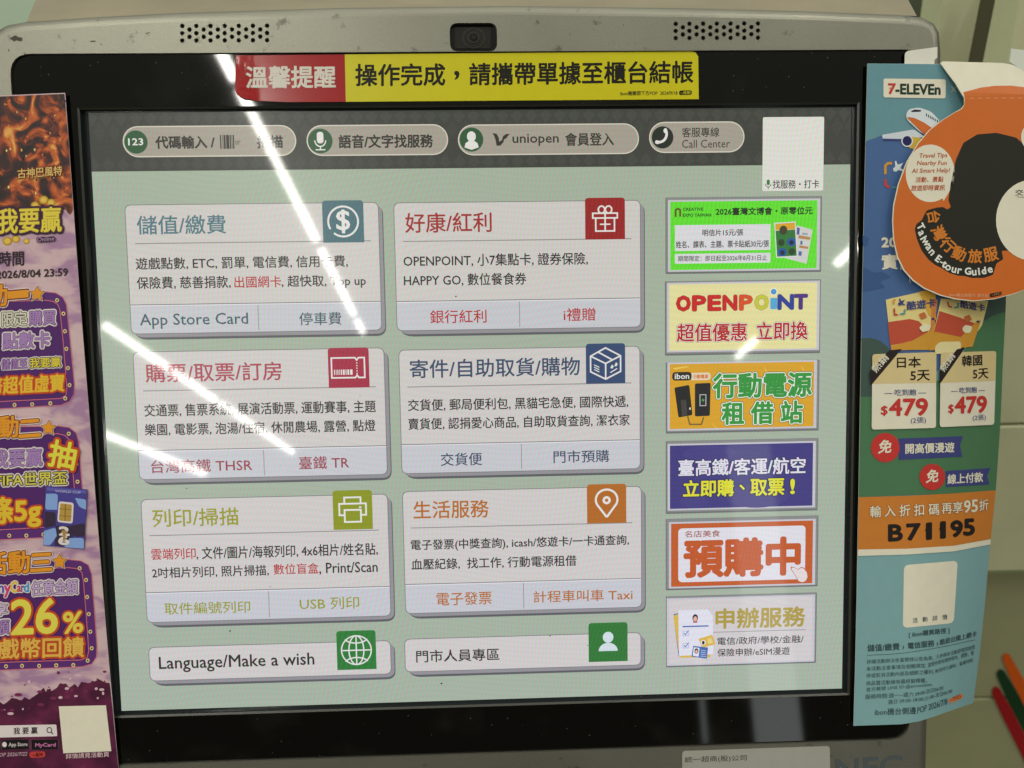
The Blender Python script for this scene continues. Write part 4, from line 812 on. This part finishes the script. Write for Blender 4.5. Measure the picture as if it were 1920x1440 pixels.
# speech bubble
a = np.radians(np.linspace(60,398,34)); bub = [(1744+46*math.cos(t), 325+54*math.sin(t)) for t in a]+[(1769,377)]
d.poly(bub, CRM, 2); BT = ink((182,84,44))
for s_, p, q, h in (('Travel Tips',(1722.7,298.5),(1775,297.5),10.5),('Nearby Fun',(1719,312.3),(1774,312),10.5),('AI Smart Help!',(1709,327),(1780,325.5),10.5),('活動、景點',(1716,342.3),(1768,341),10),('旅遊即時資訊',(1707.7,358),(1770.7,357),10.5)): d.text(s_,p,q,h,BT,3,.02,shear=.12)
# dark backing of the curved lettering, a plain rounded field
BLK = ink((42,42,36))
a = np.radians(np.linspace(18,342,30))
field = [(1757,389),(1768,388),(1776,393),(1783,388),(1778,376),(1783,340),(1792,300),(1806,268),(1832,252),(1868,249),(1905,258),(1935,285),(1945,350),(1935,430),(1905,470),(1878,470),(1881,486),(1868,494),(1865,504),(1862,515),(1845,521),(1822,521),(1806,517),(1797,517),(1780,512),(1766,503),(1752,496),(1741,487),(1728,470),(1719,448),(1715,430),(1718,420),(1728,413),(1733,402),(1738,394)]
d.poly(rpoly(field,3), BLK, 2)
for ch, x, y, r, s_ in (('台',1750.5,407,80,24),('灣',1760,437,62,25),('行',1776.5,459,43,25),('動',1798,475.5,22,25),('旅',1827.5,480.5,4,25),('服',1857,477,-12,25)): d.char(ch,x,y,r,s_,ink((206,124,48)),5,.03)
eng = [('T',1726,425,62,12.5),('a',1726.5,437.5,62,9.5),('i',1731,446,58,12.5),('w',1735,454.5,56,9.5),('a',1740.5,464.5,52,9.5),('n',1746.5,473.5,48,9.5),('E',1759,485,36,12.5),('-',1764.5,492,30,2.2),('t',1770,496,26,11.5),('o',1777,502,22,9.5),('u',1788,506.5,14,9.5),('r',1798.5,508.5,10,9.5),('G',1814.5,508.5,2,12.5),('u',1826,511.5,-4,9.5),('i',1835,509,-7,12.5),('d',1844,507.5,-10,12.5),('e',1856,506.5,-13,9.5)]
for ch, x, y, r, s_ in eng: d.char(ch,x,y,r,s_,ink((232,230,218)),5,.06)
# white round field at the right edge
a = np.linspace(0,2*math.pi,44,endpoint=False); d.poly(np.stack([1936+69*np.cos(a), 413+76*np.sin(a)],1), CRM, 4); d.text('交通',(1903,367),(1934,366),11,DKT,5,.01); d.text('Tourism',(1906,371.5),(1934,370.5),3.4,DKT,5)
d.ell(1936,257,22,26,CRM,4); 
d.text('ibon機台高服卡 單日版',(1780,556),(1853,558),6.5,ink((222,160,120)),3,.02); d.poly(rpoly([(1855,551),(1878,546),(1878,553),(1856,558)],3),DKT,3); d.text('~10/21',(1859,555.5),(1875,551.5),4.2,ink((190,130,80)),4,.02)
disc = om.build('hanging_tag'); tag(disc, 'round orange card tag with a speech bubble and curved lettering over the blue poster', 'tag')
tm = MB(); dt = D(lambda p: PX(p, .0004), tm); dt.sheet([(1896,91),(1990,101),(1990,190),(1925,160),(1905,124),(1893,116)], ink((206,210,198)), 4e-4, 30); tm.build('hanging_tab', disc)

# ------------------------------------------------------------------ behind the kiosk
def slab(mb, pts, depth, thick, m, bev=.0):
    V = VP(pts, depth); n = len(V)
    if bev:
        c = V.mean(0); Fv = np.array([v+(c-v)/np.linalg.norm(c-v)*bev*1.4 for v in V]); R1 = V-NW*bev
        mb.add(Fv, [list(range(n))], m); mb.add(np.concatenate([Fv,R1]), [[i,(i+1)%n,n+(i+1)%n,n+i] for i in range(n)], m); V = R1
    else: mb.add(V, [list(range(n))], m)
    B = V-NW*thick
    mb.add(np.concatenate([V,B]), [[i,(i+1)%n,n+(i+1)%n,n+i] for i in range(n)], m)
M_WALLG = painted('pale_green_wall', (208,232,204), rough=.6, blotch=.03); M_KHA = painted('khaki_panel', (206,206,166), rough=.5, blotch=.04); M_KHA_SHADE = painted('khaki_panel_shaded', (166,166,126), rough=.5, blotch=.04)  # lower cabinet panels: their shade is put into a darker khaki
M_DKG = painted('dark_post', (78,80,58), rough=.5); M_BRN = painted('brown_trim', (74,64,40), rough=.4); M_STL = painted('steel_trim', (150,158,156), rough=.3, metal=.6); M_RUB = painted('dark_gasket', (44,48,40), rough=.5); M_EDG = painted('pale_trim', (150,142,118), rough=.4)
mb = MB(); slab(mb, [(-900,-500),(2600,-500),(2600,2000),(-900,2000)], .75, .05, M_WALLG); tag(mb.build('shop_wall'), 'pale green wall glimpsed above the kiosk corners, behind everything', 'wall')
mb = MB(); slab(mb, [(1745,-40),(1771,-40),(1745,180),(1722,180)], .40, .04, M_DKG); tag(mb.build('metal_post'), 'dark olive post rising just past the top right corner of the kiosk', 'post')
mb = MB(); slab(mb, [(1775,-60),(1900,-60),(1630,1500),(1560,1500)], .33, .03, M_KHA, .002); tag(mb.build('side_panel'), 'narrow khaki panel between the kiosk and the dark trim at top right', 'panel')
trim = bpy.data.objects.new('door_trim', None); LINK.append(trim); trim.matrix_world = KM; tag(trim, 'brown and steel upright trim leaning at the top right edge', 'door trim')
def vline(x, y): # follows the upright's perspective from its position at the frame's top
    return x-(x-960)/4136*y*.92
def upright(xa, xb, dep, m, nm_, th=.02):
    mb = MB(); slab(mb, [(vline(xa,-60),-60),(vline(xb,-60),-60),(vline(xb,1500),1500),(vline(xa,1500),1500)], dep, th, m, .0008); return mb.build(nm_, trim)
upright(1866.5,1887,.285,M_BRN,'door_edge'); upright(1887.5,1891,.275,M_EDG,'bead'); upright(1891.5,1903,.29,M_RUB,'gasket'); upright(1903.5,1913,.27,M_STL,'rail')
cab = bpy.data.objects.new('back_cabinet', None); LINK.append(cab); cab.matrix_world = KM; tag(cab, 'khaki panelled cabinet behind the right poster, with orange, green and red stripes', 'cabinet')
def panel(y0, y1, dep, m):
    mb = MB(); slab(mb, [(vline(1914,y0),y0+2),(2150,y0-8),(2150,y1-10),(vline(1914,y1),y1)], dep, .03, m, .0016); return mb.build('cabinet_panel', cab)
panel(-60,799,.24,M_KHA); panel(801,1075,.24,M_KHA); panel(1078,1311,.262,M_KHA_SHADE); panel(1313,1560,.262,M_KHA_SHADE)
for pts, c in (([(1880,1236),(1881,1228),(1886,1224),(1892,1226),(1900,1240),(1930,1292),(1960,1350),(1960,1395),(1920,1322),(1895,1272)],(214,92,24)),([(1869,1267),(1870,1259),(1876,1254),(1883,1258),(1905,1295),(1935,1352),(1975,1440),(1960,1440),(1920,1372),(1890,1315)],(26,62,32)),([(1860.6,1302),(1861,1292),(1867,1286),(1874,1291),(1895,1326),(1925,1385),(1950,1440),(1940,1470),(1915,1415),(1880,1345)],(158,28,30))):
    mb = MB(); V = VP(rpoly(pts,3),.2606); mb.add(V, tri_poly(np.array(rpoly(pts,3))), ink(c,.3)); mb.build('stripe', cab)

# ------------------------------------------------------------------ link everything
for o in LINK: sc.collection.objects.link(o)
bpy.data.objects.remove(_to)
